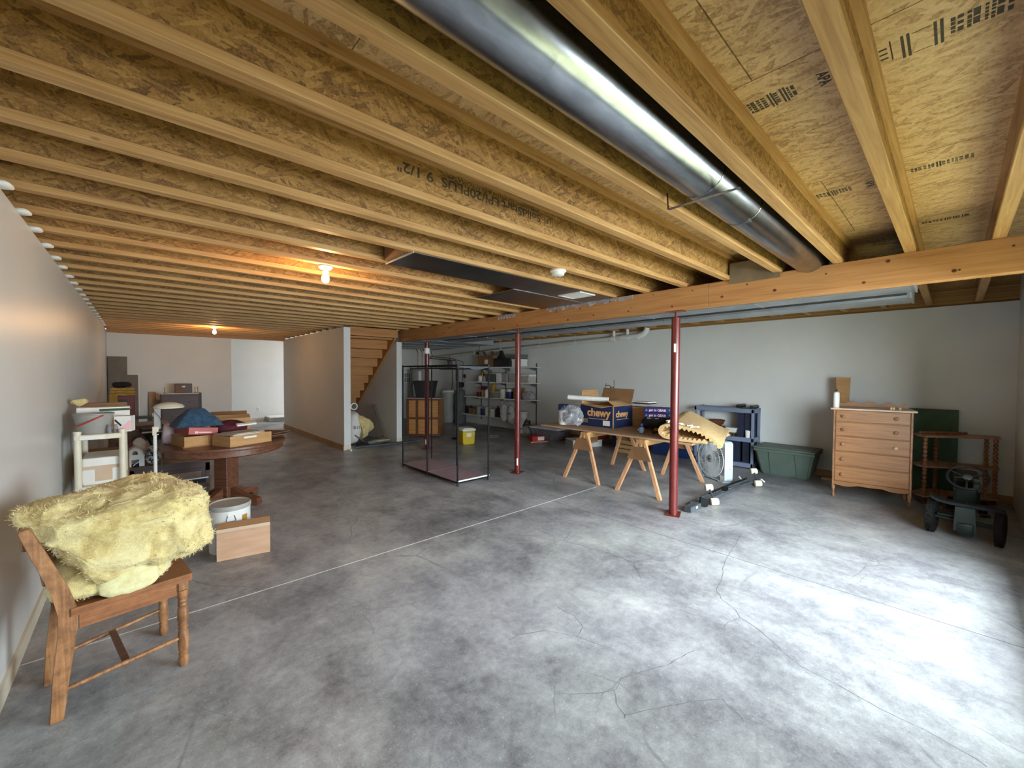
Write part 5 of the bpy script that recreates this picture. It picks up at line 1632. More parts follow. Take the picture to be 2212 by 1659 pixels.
for i in range(5):
    a = 2 * PI * i / 5 + 0.3
    bb = B()
    prof = [(0.04, -0.03), (0.12, -0.075), (0.23, -0.085), (0.245, 0.0), (0.22, 0.075), (0.12, 0.06), (0.04, 0.03)]
    fv = [bb.bm.verts.new((p[0], 0.055 + p[1] * 0.45, p[1])) for p in prof]
    bv = [bb.bm.verts.new((p[0], 0.059 + p[1] * 0.45, p[1])) for p in prof]
    bb.face(fv)
    bb.face(bv[::-1])
    for q in range(7):
        bb.face([fv[q], bv[q], bv[(q + 1) % 7], fv[(q + 1) % 7]])
    obj('blade', bb, 'fan_grey', fn, None, (0, 0, 0.30), (0, a, 0))
obj('motor', B().cyl((0, 0.03, 0.30), (0, 0.11, 0.30), 0.052, None, 24), 'fan_grey', fn, 40)
for x_ in (-0.20, 0.20):
    obj('foot', B().rbox(x_ - 0.05, x_ + 0.05, 0.0, D_, 0.0, 0.018, 0.004, 1), 'fan_white', fn)
obj('screw', B().cyl((W_, 0.085, 0.20), (W_ + 0.003, 0.085, 0.20), 0.006, None, 8), 'dark_metal', fn)

# ---- padded steel frame lying on the floor
ef = thing('exercise_frame', 'grey folded exercise frame with cream foam rollers lying by the column', 'exercise frame', (4.45, 1.96, 0))
obj('rail', B().tube([(0.02, 0.0, 0.03), (0.6, -0.02, 0.04), (1.3, -0.06, 0.045), (1.86, -0.10, 0.05)], 0.021, 10), 'dark_metal', ef, 50)
obj('rail', B().tube([(0.25, 0.09, 0.03), (0.8, 0.07, 0.045), (1.4, 0.02, 0.05), (1.82, -0.03, 0.055)], 0.019, 10), 'dark_metal', ef, 50)
obj('end_bracket', B().obox((0.10, -0.01, 0.048), (0.20, 0.075, 0.058), 0, R(-4), R(-8)), 'dark_metal', ef)
obj('bracket_label', B().obox((0.09, -0.059, 0.06), (0.035, 0.002, 0.022), 0, 0, R(-8)), 'sticker', ef)
obj('pivot_plate', B().obox((0.34, -0.03, 0.055), (0.16, 0.025, 0.095), 0, R(20), R(-10)), 'black_metal', ef)
obj('pivot_plate', B().obox((1.08, 0.0, 0.07), (0.10, 0.03, 0.06), 0, R(10), R(-4)), 'black_metal', ef)
obj('strut', B().tube([(0.7, 0.05, 0.07), (1.2, 0.02, 0.085), (1.75, -0.03, 0.09)], 0.012, 8), 'black_metal', ef, 50)


def rollers(x, y, lo, hi):
    sp_o = obj('roller_spindle', B().cyl((x + lo[0], y + lo[1], lo[2]), (x + hi[0], y + hi[1], hi[2]), 0.011, None, 10), 'dark_metal', ef, 40)
    d_ = (Vector(hi) - Vector(lo)).normalized()
    for e, s_ in ((lo, -1), (hi, 1)):
        c = Vector((x + e[0], y + e[1], e[2]))
        ax = Vector((0.55, -0.75, 0.1)).normalized()
        obj('foam_roller', B().lathe([(0.028, -0.045), (0.040, -0.038), (0.042, 0.0), (0.040, 0.038), (0.028, 0.045), (0.012, 0.046)], 20, c, ax), 'foam_cream', sp_o, 50)


rollers(0.50, -0.06, (0.0, -0.03, 0.045), (0.16, 0.10, 0.155))
rollers(1.80, -0.14, (-0.02, -0.03, 0.046), (0.16, 0.08, 0.165))
obj('white_grip', B().cyl((1.83, 0.05, 0.04), (1.80, 0.08, 0.09), 0.011, None, 10), 'white_plastic', ef, 40)
obj('white_grip', B().cyl((1.95, -0.20, 0.04), (1.90, -0.17, 0.085), 0.011, None, 10), 'white_plastic', ef, 40)

# ---- slate blue shelving against the right wall
bs = thing('blue_shelf', 'slate blue plastic shelving unit between the fan and green tote', 'shelf', (7.257, 3.11, 0), R(-90))
for z_ in (0.02, 0.435, 0.905):
    obj('shelf_deck', B().rbox(0, 0.945, 0, 0.34, z_, z_ + 0.072, 0.006, 1), 'slate_plastic', bs)
for x_ in (0.0, 0.905):
    for y_ in (0.0, 0.30):
        obj('post', B().rbox(x_, x_ + 0.04, y_, y_ + 0.04, 0.0, 0.985, 0.006, 1), 'slate_plastic', bs)
for i, (x_, z0, z1_) in enumerate(((0.715, 0.509, 0.895), (0.825, 0.509, 0.895), (0.66, 0.094, 0.425), (0.80, 0.094, 0.425))):
    tag(obj('dark_binder', B().obox((x_ * 0 + 0, 0, 0), (0.28, 0.10, z1_ - z0)), 'navy_panel', None, None, (7.45, 3.11 - x_ - 0.02, (z0 + z1_) / 2)),
        ('dark navy binder on the middle blue shelf, nearer the bowl', 'dark navy binder on the middle blue shelf, nearer the green tote', 'dark navy binder on the bottom blue shelf, nearer the fan', 'dark navy binder on the bottom blue shelf, nearer the green tote')[i], 'binder', 'navy binders in the blue shelf')
bwl = thing('wooden_bowl', 'brown wooden bowl on the middle blue shelf', 'bowl', (7.42, 2.79, 0.645))
obj('bowl', B().lathe([(0.055, 0), (0.10, 0.03), (0.13, 0.09), (0.135, 0.10), (0.125, 0.10), (0.095, 0.04), (0.001, 0.012)], 32), 'dark_oak', bwl, 40)
tag(obj('low_carton', B().rbox(7.32, 7.52, 2.69, 2.89, 0.508, 0.644, 0.004, 1), 'cardboard_dark'), 'low brown carton under the wooden bowl on the blue shelf', 'cardboard box')
bsk = thing('white_basket', 'small white dish on a brass stand beside the wooden bowl', 'dish', (7.33, 2.50, 0.509))
obj('dish', B().frus(-0.05, 0.05, -0.055, 0.055, 0.06, -0.075, 0.075, -0.085, 0.085, 0.14), 'white_plastic', bsk)
obj('stand_ring', B().torus((0, 0, 0.055), 0.06, 0.004, (0, 0, 1), 20, 6), 'brass', bsk)
for a in (0.6, 2.2, 3.8, 5.4):
    obj('stand_leg', B().cyl((0.06 * math.cos(a), 0.06 * math.sin(a), 0), (0.06 * math.cos(a), 0.06 * math.sin(a), 0.06), 0.004, None, 6), 'brass', bsk)
tag(obj('white_cup', B().lathe([(0.028, 0), (0.032, 0.002), (0.036, 0.115), (0.033, 0.115), (0.029, 0.008), (0.001, 0.008)], 24), 'white_plastic', None, 40, (7.275, 2.255, 0.509)), 'tall white cup at the right of the middle blue shelf', 'cup')
tag(obj('dark_bowl', B().lathe([(0.05, 0), (0.09, 0.03), (0.12, 0.08), (0.11, 0.08), (0.08, 0.035), (0.001, 0.012)], 28), 'walnut', None, 40, (7.42, 2.82, 0.094)), 'dark bowl on the bottom blue shelf', 'bowl')
tag(obj('metal_dish', B().lathe([(0.06, 0), (0.09, 0.02), (0.10, 0.05), (0.095, 0.05), (0.08, 0.02), (0.001, 0.014)], 28), 'galv_flat', None, 40, (7.36, 2.56, 0.094)), 'shallow metal dish on the bottom blue shelf', 'dish')
rl = thing('rolled_mat', 'dark rolled mat with two curled ends on top of the blue shelf', 'rolled mat', (7.42, 2.31, 0.979))
obj('roll', B().cyl((-0.15, 0.10, 0.032), (0.16, 0.10, 0.032), 0.03, None, 20).cyl((-0.156, 0.10, 0.032), (-0.15, 0.10, 0.032), 0.014, None, 12), 'black', rl, 40)
obj('roll', B().cyl((-0.15, -0.10, 0.028), (0.16, -0.10, 0.028), 0.026, None, 20), 'black', rl, 40)
obj('sheet', B().box(-0.15, 0.16, -0.10, 0.10, 0.001, 0.008), 'green_board', rl)

# ---- oak dresser
dr_a = math.atan2(-0.715, 0.111)
ds = thing('dresser', 'five drawer oak dresser with a scalloped back rail', 'dresser', (6.437, 1.023, 0), dr_a)
DW, DD = 0.724, 0.46
obj('side_panel', B().rbox(0, 0.02, 0.012, DD, 0.15, 1.10, 0.003, 1), 'oak_z', ds)
obj('side_panel', B().rbox(DW - 0.02, DW, 0.012, DD, 0.15, 1.10, 0.003, 1), 'oak_z', ds)
obj('back_panel', B().box(0.02, DW - 0.02, DD - 0.01, DD, 0.15, 1.10), 'oak', ds)
obj('stile', B().rbox(0, 0.022, 0, 0.03, 0.13, 1.10, 0.004, 1), 'oak_z', ds)
obj('stile', B().rbox(DW - 0.022, DW, 0, 0.03, 0.13, 1.10, 0.004, 1), 'oak_z', ds)
rows = [(0.955, 1.092), (0.778, 0.942), (0.590, 0.766), (0.405, 0.578), (0.208, 0.393)]
for i, (za, zb) in enumerate(rows):
    obj('divider_rail', B().box(0.022, DW - 0.022, 0.013, 0.03, zb, zb + 0.012), 'oak', ds)
    dw = obj('drawer', B().rbox(0.0235, DW - 0.0235, -0.004, 0.014, za + 0.0005, zb + 0.0035, 0.005, 1), 'oak', ds)
    obj('drawer_box', B().box(0.03, DW - 0.03, 0.014, DD - 0.02, za + 0.01, zb - 0.02), 'oak', dw)
    for u in (0.135, 0.80):
        if u > 0.5 and i >= 3:
            continue
        obj('knob', B().lathe([(0.009, 0), (0.009, 0.012), (0.019, 0.020), (0.020, 0.028), (0.012, 0.036), (0.001, 0.037)], 16, (DW * u, -0.004, (za + zb) / 2), (0, -1, 0)), 'wood_knob' if (i == 2 and u > 0.5) else 'oak_z', dw, 50)
obj('bottom_board', B().box(0.022, DW - 0.022, 0.02, DD - 0.01, 0.185, 0.205), 'oak', ds)
ap = [(0.02, 0.205)] + [(0.02 + (DW - 0.04) * i / 24, 0.165 - 0.018 * abs(math.sin(i / 24 * PI * 3)) + 0.022 * math.exp(-((i - 12) / 4) ** 2)) for i in range(25)] + [(DW - 0.02, 0.205)]
obj('scalloped_apron', B().prism(ap, 0.004, 0.02, 'y'), 'oak', ds)
for x_ in (0.016, DW - 0.016):
    for y_ in (0.02, DD - 0.03):
        obj('leg', B().lathe([(0.012, 0), (0.017, 0.01), (0.018, 0.04), (0.011, 0.06), (0.016, 0.07), (0.010, 0.085), (0.018, 0.11), (0.019, 0.15)], 14, (x_, y_, 0)), 'oak_z', ds, 40)
obj('top', B().rbox(-0.03, DW + 0.03, -0.025, DD + 0.01, 1.10, 1.122, 0.004, 1), 'dusty', ds)
sc_ = [(0.0, 1.122)] + [(DW * i / 48, 1.122 + 0.052 + 0.016 * math.cos(i / 48 * 2 * PI * 4.0) - (0.03 if i in (0, 48) else 0)) for i in range(49)] + [(DW, 1.122)]
obj('back_rail', B().prism(sc_, DD - 0.022, DD - 0.004, 'y'), 'oak', ds)


def on_dresser(x_, y_, z_=1.122):
    return Vector((6.437, 1.023, 0)) + Matrix.Rotation(dr_a, 3, 'Z') @ Vector((x_, y_, z_))


sc2 = thing('spray_can', 'white spray can with a black nozzle on the dresser top', 'spray can', on_dresser(0.025, 0.05))
obj('can', B().lathe([(0.030, 0), (0.032, 0.004), (0.032, 0.175), (0.028, 0.19), (0.014, 0.200)], 24), 'white_plastic', sc2, 40)
obj('nozzle', B().cyl((0, 0, 0.20), (0, 0, 0.225), 0.010, None, 12).obox((-0.006, 0, 0.228), (0.026, 0.012, 0.012)), 'black', sc2)
obj('print_band', B().cyl((0, 0, 0.05), (0, 0, 0.13), 0.0323, None, 24, False), 'sticker', sc2, 40)
for i, x_ in enumerate((0.535, 0.558, 0.612)):  # loose knobs lying on the dresser top
    tag(obj('loose_knob', B().lathe([(0.008, 0), (0.008, 0.010), (0.0125, 0.018), (0.0125, 0.030), (0.006, 0.034), (0.001, 0.035)], 14), 'wood_knob', None, 50, on_dresser(x_, 0.05)),
        ('pale loose wooden knob leftmost of three on the dresser top', 'pale loose wooden knob in the middle of three on the dresser', 'pale loose wooden knob rightmost of three on the dresser top')[i], 'peg', 'loose knobs on the dresser')
wd = thing('tapered_board', 'tapered wooden chute standing behind the dresser against the wall', 'board', (7.30, 1.075, 0))
obj('front_board', B().hexa([(0, 0.02, 0), (0, -0.04, 0), (0.02, -0.04, 0), (0.02, 0.02, 0), (0.06, 0.075, 1.50), (0.06, -0.085, 1.50), (0.08, -0.085, 1.50), (0.08, 0.075, 1.50)]), 'cardboard', wd)
obj('side_board', B().hexa([(0.0, 0.021, 0), (0.12, 0.021, 0), (0.12, 0.036, 0), (0.0, 0.036, 0), (0.06, 0.076, 1.50), (0.2, 0.076, 1.50), (0.2, 0.092, 1.50), (0.06, 0.092, 1.50)]), 'cardboard_dark', wd)
tag(obj('green_chalkboard', B().hexa([(7.50, 0.62, 0.0), (7.50, -0.045, 0.0), (7.525, -0.045, 0.0), (7.525, 0.62, 0.0), (7.555, 0.62, 1.10), (7.555, -0.045, 1.10), (7.58, -0.045, 1.10), (7.58, 0.62, 1.10)]), 'green_board'), 'green chalkboard leaning on the wall right of the dresser', 'chalkboard')
tag(obj('plank_stack', B().rbox(7.38, 7.46, 0.98, 1.30, 0, 0.035, 0.003, 1), 'baseboard_wood'), 'short tan plank on the floor between the tote and dresser', 'plank')

# ---- bobbin legged whatnot shelf
wn2 = thing('whatnot_shelf', 'three tier wooden stand with bobbin turned posts in the right corner', 'shelf', (6.86, 0.20, 0))
poly = [(0.0, 0.015), (0.445, -0.575), (0.60, -0.56), (0.625, -0.48), (0.56, -0.10), (0.45, 0.06), (0.22, 0.13), (0.06, 0.09)]
for z_ in (0.085, 0.44, 0.80):
    obj('tier', B().prism(poly, z_, z_ + 0.018, 'z'), 'whatnot', wn2)
obj('plinth', B().prism([(p[0] * 0.97 + 0.01, p[1] * 0.97) for p in poly], 0.03, 0.085, 'z'), 'walnut', wn2)
for px_, py_ in ((0.035, 0.02), (0.435, -0.54), (0.575, -0.475), (0.43, -0.06)):
    for z0, z1_ in ((0.103, 0.44), (0.458, 0.80)):
        nb = 7
        prof = [(0.010, z0)]
        for i in range(nb):
            a = z0 + (z1_ - z0) * (i + 0.08) / nb
            c = z0 + (z1_ - z0) * (i + 0.92) / nb
            prof += [(0.012, a), (0.020, a + 0.006), (0.0215, (a + c) / 2), (0.020, c - 0.006), (0.012, c)]
        prof.append((0.010, z1_))
        obj('bobbin_post', B().lathe(prof, 12, (px_, py_, 0)), 'bobbin', wn2, 35)
    obj('foot', B().sph((px_, py_, 0.018), (0.02, 0.02, 0.018), 12, 6), 'bobbin', wn2, 60)
prof = []
for i in range(12):
    a, c = 0.52 * (i + 0.06) / 12, 0.52 * (i + 0.94) / 12
    prof += [(0.010, a), (0.017, a + 0.006), (0.018, (a + c) / 2), (0.017, c - 0.006), (0.010, c)]
tag(obj('loose_spindle', B().lathe(prof, 12, (0, 0, 0), Vector((0.42, -0.50, 0)).normalized()), 'bobbin', None, 35, (7.02, 0.28, 0.838)), 'loose bobbin turned spindle lying on the top of the stand', 'spindle')

# ---- pedal tractor
tr = thing('pedal_tractor', 'old green pedal tractor with black rubber wheels by the right wall', 'toy tractor', (5.73, -0.09, 0))


def wheel(c, r, w, name='rear_wheel'):
    tyre = obj(name, B().lathe([(r * 0.62, -w * 0.42), (r * 0.9, -w * 0.5), (r, -w * 0.38), (r, w * 0.38), (r * 0.9, w * 0.5), (r * 0.62, w * 0.42)], 32, c, (0.14, 1, 0)), 'rubber', tr, 40)
    obj('rim', B().lathe([(r * 0.64, -w * 0.40), (r * 0.60, -w * 0.2), (r * 0.25, -w * 0.05), (r * 0.12, -w * 0.35), (0.001, -w * 0.36)], 28, c, (0.14, 1, 0)).lathe([(r * 0.64, w * 0.40), (r * 0.60, w * 0.2), (r * 0.25, w * 0.05), (0.001, w * 0.05)], 28, c, (0.14, 1, 0)), 'brass', tyre, 40)
    if r > 0.12:
        bb = B()
        ax = Vector((0.14, 1, 0)).normalized()
        a_ = Vector((1, -0.14, 0)).normalized()
        u_ = Vector((0, 0, 1))
        for i in range(26):
            t_ = 2 * PI * i / 26
            d_ = a_ * math.cos(t_) + u_ * math.sin(t_)
            tg = -a_ * math.sin(t_) + u_ * math.cos(t_)
            s_ = (1 if i % 2 else -1)
            c0 = Vector(c) + d_ * (r + 0.001)
            q = []
            for dr_ in (-0.006, 0.008):
                for (uw, ut) in ((0.05, 0), (0.46, 0.02), (0.46, 0.034), (0.05, 0.014)):
                    q.append(c0 + d_ * (dr_ - 0.006 * (uw > 0.3)) + ax * (s_ * uw * w) + tg * ut)
            bb.hexa(q)
        tag(obj('tread_lugs', bb, 'rubber', tyre), kind='stuff')
    return tyre


wheel((0.03, 0.213, 0.158), 0.158, 0.058)
wheel((-0.04, -0.218, 0.158), 0.158, 0.058)
wheel((1.0, 0.09, 0.085), 0.085, 0.05, 'front_wheel')
wheel((0.98, -0.15, 0.085), 0.085, 0.05, 'front_wheel')
obj('axle', B().cyl((0.025, 0.19, 0.158), (-0.035, -0.20, 0.158), 0.018, None, 12), 'tractor_green', tr, 40)
obj('axle_housing', B().frus(-0.09, 0.07, -0.075, 0.07, 0.075, -0.07, 0.10, -0.065, 0.06, 0.30), 'tractor_green', tr)
obj('gear_case', B().rbox(-0.10, 0.10, -0.06, 0.05, 0.04, 0.16, 0.02, 2), 'tractor_green', tr, 40)
obj('side_arm', B().rbox(-0.03, 0.03, 0.05, 0.18, 0.185, 0.20, 0.004, 1), 'tractor_green', tr)
sp1 = [(0.225, 0.385), (0.215, 0.368), (0.18, 0.350), (0.10, 0.338), (0.0, 0.335), (-0.12, 0.333), (-0.20, 0.328), (-0.245, 0.318)]
obj('seat_pan', B().prism(sp1 + [(y_ - 0.004, z_ - 0.026) for y_, z_ in reversed(sp1)], -0.085, 0.03, 'x'), 'black_metal', tr, 30)
obj('seat_post', B().cyl((0.0, 0, 0.28), (0.0, 0, 0.345), 0.02, None, 10), 'black_metal', tr)
obj('frame_rail', B().rbox(0.05, 0.95, -0.06, 0.045, 0.16, 0.21, 0.006, 1), 'tractor_green', tr)
obj('hood', B().rbox(0.28, 0.98, -0.105, 0.075, 0.21, 0.50, 0.035, 3), 'tractor_green', tr, 40)
obj('dash_panel', B().obox((0.275, -0.015, 0.46), (0.012, 0.17, 0.14), 0, R(-20), 0), 'chrome', tr)
obj('steering_column', B().cyl((0.36, -0.015, 0.40), (0.23, -0.015, 0.53), 0.012, None, 10), 'dark_metal', tr)
sax = Vector((-0.72, 0.05, 0.69)).normalized()
sw = obj('steering_wheel', B().torus((0.22, -0.015, 0.54), 0.135, 0.011, sax, 40, 10), 'black', tr, 60)
obj('wheel_hub', B().lathe([(0.030, -0.008), (0.034, 0.004), (0.02, 0.014), (0.001, 0.015)], 20, (0.22, -0.015, 0.54), sax), 'dark_metal', sw, 40)
e1 = sax.orthogonal().normalized()
e2 = sax.cross(e1)
up_ = (Vector((0, 0, 1)) - sax * sax.z).normalized()
sd_ = sax.cross(up_)
for a in (PI * 1.5, 0.45, PI - 0.45):
    d_ = sd_ * math.cos(a) + up_ * math.sin(a)
    c_ = Vector((0.22, -0.015, 0.54))
    obj('wheel_spoke', B().cyl(c_ + d_ * 0.02, c_ + d_ * 0.132, 0.008, None, 8), 'black', sw)
obj('front_axle', B().cyl((1.0, 0.08, 0.085), (0.98, -0.14, 0.085), 0.012, None, 10), 'tractor_green', tr)
obj('front_post', B().box(0.95, 1.02, -0.06, 0.03, 0.085, 0.22), 'tractor_green', tr)
for s_ in (-1, 1):
    obj('pedal', B().rbox(0.42, 0.50, s_ * 0.13 - 0.035 - 0.015, s_ * 0.13 + 0.035 - 0.015, 0.13, 0.15, 0.004, 1), 'black', tr)
obj('pedal_crank', B().cyl((0.46, 0.10, 0.14), (0.46, -0.13, 0.14), 0.008, None, 8), 'dark_metal', tr)

# ================================================================= UNDER THE STAIRS AND THE UTILITY CORNER
ir = thing('insulation_roll', 'fat yellow insulation roll in white wrapping under the stairs', 'insulation', (3.42, 8.62, 0))
obj('core', B().lathe([(0.27, 0.0), (0.275, 0.03), (0.275, 0.10), (0.27, 0.12)], 40, (0, 0.02, 0.36), (0.85, 0.1, 0.3)), 'fiber', ir, 50)
b = blob((-0.08, 0.03, 0.37), (0.15, 0.24, 0.34), 2.6, 40, 26, 0.03, 6, 3.0, 0.008, 26)
obj('white_wrapping', b, 'white_fabric', ir, 70)
text('print', 'R21', 0.09, 'grey_dark', ir, (-0.14, -0.225, 0.36), (1, 0.05, 0), (0, 0, 1))
obj('strap', B().obox((-0.03, -0.235, 0.17), (0.22, 0.006, 0.018), 0, R(38), 0), 'dark_metal', ir)
ti = tag(obj('folded_insulation', blob((0, 0, 0.26), (0.22, 0.18, 0.14), 3.2, 40, 26, 0.05, 6, 8.0, 0.012, 22), 'fiber', None, 70, (3.66, 9.12, 0.14), (0.2, 0.5, 0.3)), 'folded yellow insulation slumped beside the wrapped roll', 'insulation')
pr_ = thing('cardboard_core', 'white tube end on top of the wrapped insulation roll', 'tube', (3.35, 8.55, 0.80))
obj('tube', B().lathe([(0.075, 0), (0.075, 0.6), (0.055, 0.6), (0.055, 0.0), (0.075, 0.0)], 28, (0, 0, 0.02), (0.02, 1, 0), 0, False), 'white_plastic', pr_, 40)
tag(obj('folded_tarp', blob((0, 0, 0.05), (0.28, 0.12, 0.06), 3, 40, 18, 0.05, 6, 2.0, 0.012, 20), 'grey_dark', None, 70, (3.82, 8.45, 0), (0, 0, 0.2)), 'crumpled grey tarp on the floor under the stairs', 'tarp')
for i, (a, c) in enumerate((((3.22, 8.16, 0.02), (4.55, 8.02, 0.02)), ((3.30, 8.24, 0.018), (4.70, 8.12, 0.018)))):
    tag(obj('dark_pole', B().cyl(a, c, 0.018, None, 10), 'dark_metal', None, 40), ('dark metal pole lying on the floor nearest the stair opening', 'dark metal pole lying behind another pole at the stair opening')[i], 'pole')
tag(obj('dark_bundle', blob((0, 0, 0.03), (0.11, 0.09, 0.035), 2.5, 24, 14, 0.02, 12, 3.0), 'black_cloth', None, 70, (3.42, 8.36, 0)), 'small black cloth bundle before the grey tarp', 'cloth')
tag(obj('tan_stick', B().obox((0, 0, 0), (0.34, 0.04, 0.03), 0, 0, R(10)), 'cardboard', None, None, (3.88, 8.34, 0.075)), 'short tan stick lying across the poles', 'stick')
tag(obj('leaning_lath', B().hexa([(4.02, 8.45, 0), (4.09, 8.45, 0), (4.09, 8.47, 0), (4.02, 8.47, 0), (4.06, 9.25, 0.78), (4.13, 9.25, 0.78), (4.13, 9.27, 0.78), (4.06, 9.27, 0.78)]), 'grey_panel'), 'grey lath leaning on the wall under the stairs', 'lath')
tag(obj('white_cap', B().lathe([(0.020, 0), (0.022, 0.004), (0.020, 0.036), (0.001, 0.037)], 14), 'white_plastic', None, 40, (3.05, 7.95, 0)), 'small white plastic cap on the floor at the wall end', 'stopper')  # small loose white cap

CA = math.atan2(-0.58, 0.57)
cr = thing('wooden_cabinet', 'reddish wooden cabinet turned to show its panelled back', 'cabinet', (4.68, 8.78, 0), CA)
CWW = 0.81
obj('carcass', B().open_box(0.004, CWW - 0.004, 0.014, 0.42, 0.06, 0.925, 0.014), 'oak', cr)
stiles = (0.0, 0.225, 0.45, CWW - 0.05)
for x_ in stiles:
    obj('stile', B().rbox(x_, x_ + 0.05, -0.004, 0.014, 0.04, 0.93, 0.004, 1), 'dark_oak', cr)
for z_ in (0.04, 0.44, 0.885):
    obj('rail', B().rbox(0.0, CWW, -0.006, 0.012, z_, z_ + 0.045, 0.004, 1), 'dark_oak', cr)
for xa, xb in zip(stiles, stiles[1:]):
    for za, zb in ((0.085, 0.44), (0.485, 0.885)):
        obj('panel', B().rbox(xa + 0.056, xb - 0.006, 0.004, 0.0135, za + 0.006, zb - 0.006, 0.002, 1), 'stair', cr)
obj('top', B().rbox(-0.02, CWW + 0.02, -0.02, 0.44, 0.925, 0.945, 0.004, 1), 'grey_tank', cr)


def on_cab(x_, y_, z_=0.945):
    return Vector((4.68, 8.78, 0)) + Matrix.Rotation(CA, 3, 'Z') @ Vector((x_, y_, z_))


bb_ = thing('black_bin', 'black plastic bin on top of the panelled cabinet', 'bin', on_cab(0.40, 0.22), CA)
obj('body', B().frus(-0.19, 0.19, -0.14, 0.14, 0, -0.25, 0.25, -0.18, 0.18, 0.38), 'black', bb_)
obj('rim', B().rbox(-0.265, 0.265, -0.195, 0.195, 0.37, 0.40, 0.008, 1), 'black', bb_)
obj('side_cord', B().tube([(-0.265, -0.1, 0.38), (-0.30, -0.1, 0.28), (-0.295, -0.08, 0.12), (-0.29, -0.06, 0.02)], 0.012, 6), 'black', bb_)
lb = thing('laundry_basket', 'white slotted plastic basket hanging on the far utility wall', 'basket', (6.64, 12.46, 1.20))
for i in range(4):
    obj('slat', B().box(-0.12 + 0.07 * i, -0.09 + 0.07 * i, -0.06, -0.03, 0.0, 0.34), 'white_plastic', lb)
for z_ in (0.0, 0.16, 0.32):
    obj('band', B().box(-0.13, 0.13, -0.065, -0.028, z_, z_ + 0.03), 'white_plastic', lb)
obj('rim', B().box(-0.16, 0.16, -0.08, 0.035, 0.345, 0.365), 'white_plastic', lb)
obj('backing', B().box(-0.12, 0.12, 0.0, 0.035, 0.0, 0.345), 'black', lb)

wh = thing('water_heater', 'tall grey water heater in the utility corner', 'water heater', (6.75, 11.75, 0))
obj('tank', B().lathe([(0.23, 0.02), (0.25, 0.04), (0.25, 1.62), (0.22, 1.66), (0.001, 1.68)], 32), 'grey_tank', wh, 40)
obj('base', B().cyl((0, 0, 0), (0, 0, 0.03), 0.22, None, 24), 'grey_dark', wh)
obj('warning_label', B().obox((-0.13, -0.216, 1.42), (0.09, 0.004, 0.34), 0, 0, R(-31)), 'sticker', wh)
obj('yellow_label', B().obox((-0.17, -0.19, 1.22), (0.12, 0.004, 0.16), 0, 0, R(-42)), 'yellow_cloth', wh)
obj('pipe', B().tube([(-0.08, 0, 1.67), (-0.08, 0, 2.2), (-0.08, 0.1, 2.30)], 0.014, 8), 'copper', wh)
obj('pipe', B().tube([(0.08, 0, 1.67), (0.08, 0, 2.2), (0.08, 0.1, 2.30)], 0.014, 8), 'copper', wh)
bt = thing('brine_tank', 'grey water softener tank with a lid left of the wall shelves', 'tank', (7.18, 10.75, 0))
obj('body', B().lathe([(0.195, 0.0), (0.20, 0.02), (0.20, 0.86), (0.21, 0.865), (0.21, 0.93), (0.20, 0.94)], 32), 'grey_tank', bt, 40)
obj('lid', B().lathe([(0.205, 0.94), (0.20, 0.985), (0.17, 1.005), (0.001, 1.01)], 32), 'cream_plastic', bt, 40)
obj('hose', B().tube([(0.05, -0.1, 1.0), (0.06, -0.12, 1.2), (0.08, -0.1, 1.4), (0.1, -0.05, 1.9)], 0.012, 6), 'black', bt)
rt2 = thing('resin_tank', 'dark grey rounded softener cylinder next to the lidded tank', 'tank', (7.28, 10.25, 0))
obj('vessel', B().lathe([(0.16, 0), (0.17, 0.03), (0.17, 0.85), (0.14, 0.98), (0.07, 1.06), (0.05, 1.10)], 28), 'grey_dark', rt2, 40)
obj('valve_head', B().rbox(-0.09, 0.09, -0.08, 0.08, 1.10, 1.26, 0.02, 2), 'black', rt2)
for i, (x_, pts) in enumerate(((0, [(7.15, 10.3, 1.28), (7.15, 10.3, 1.9), (7.05, 10.7, 1.95), (6.9, 11.5, 2.0), (6.9, 11.6, 2.24)]), (1, [(7.36, 10.25, 1.28), (7.36, 10.22, 1.88), (7.2, 10.6, 1.99), (7.0, 11.4, 2.06), (7.0, 11.5, 2.24)]))):
    tag(obj('water_pipe', B().tube(pts, 0.014, 8), 'dark_metal', None, 50), ('grey water pipe rising from the softener, nearer the stairs', 'grey water pipe rising from the softener, nearer the shelves')[i], 'pipe')
fm = thing('filter_housing', 'grey water filter canister hanging beside the softener', 'water filter', (7.42, 11.05, 1.66))
obj('canister', B().lathe([(0.04, 0), (0.06, 0.01), (0.065, 0.24), (0.07, 0.25)], 20), 'grey_panel', fm, 40)
obj('head', B().cyl((0, 0, 0.25), (0, 0, 0.31), 0.075, None, 20), 'black', fm, 40)
obj('stem', B().cyl((0, 0, 0.31), (0, 0, 0.46), 0.010, None, 8), 'copper', fm)
obj('wall_bracket', B().box(0.0, 0.21, -0.04, 0.04, 0.28, 0.30), 'dark_metal', fm)

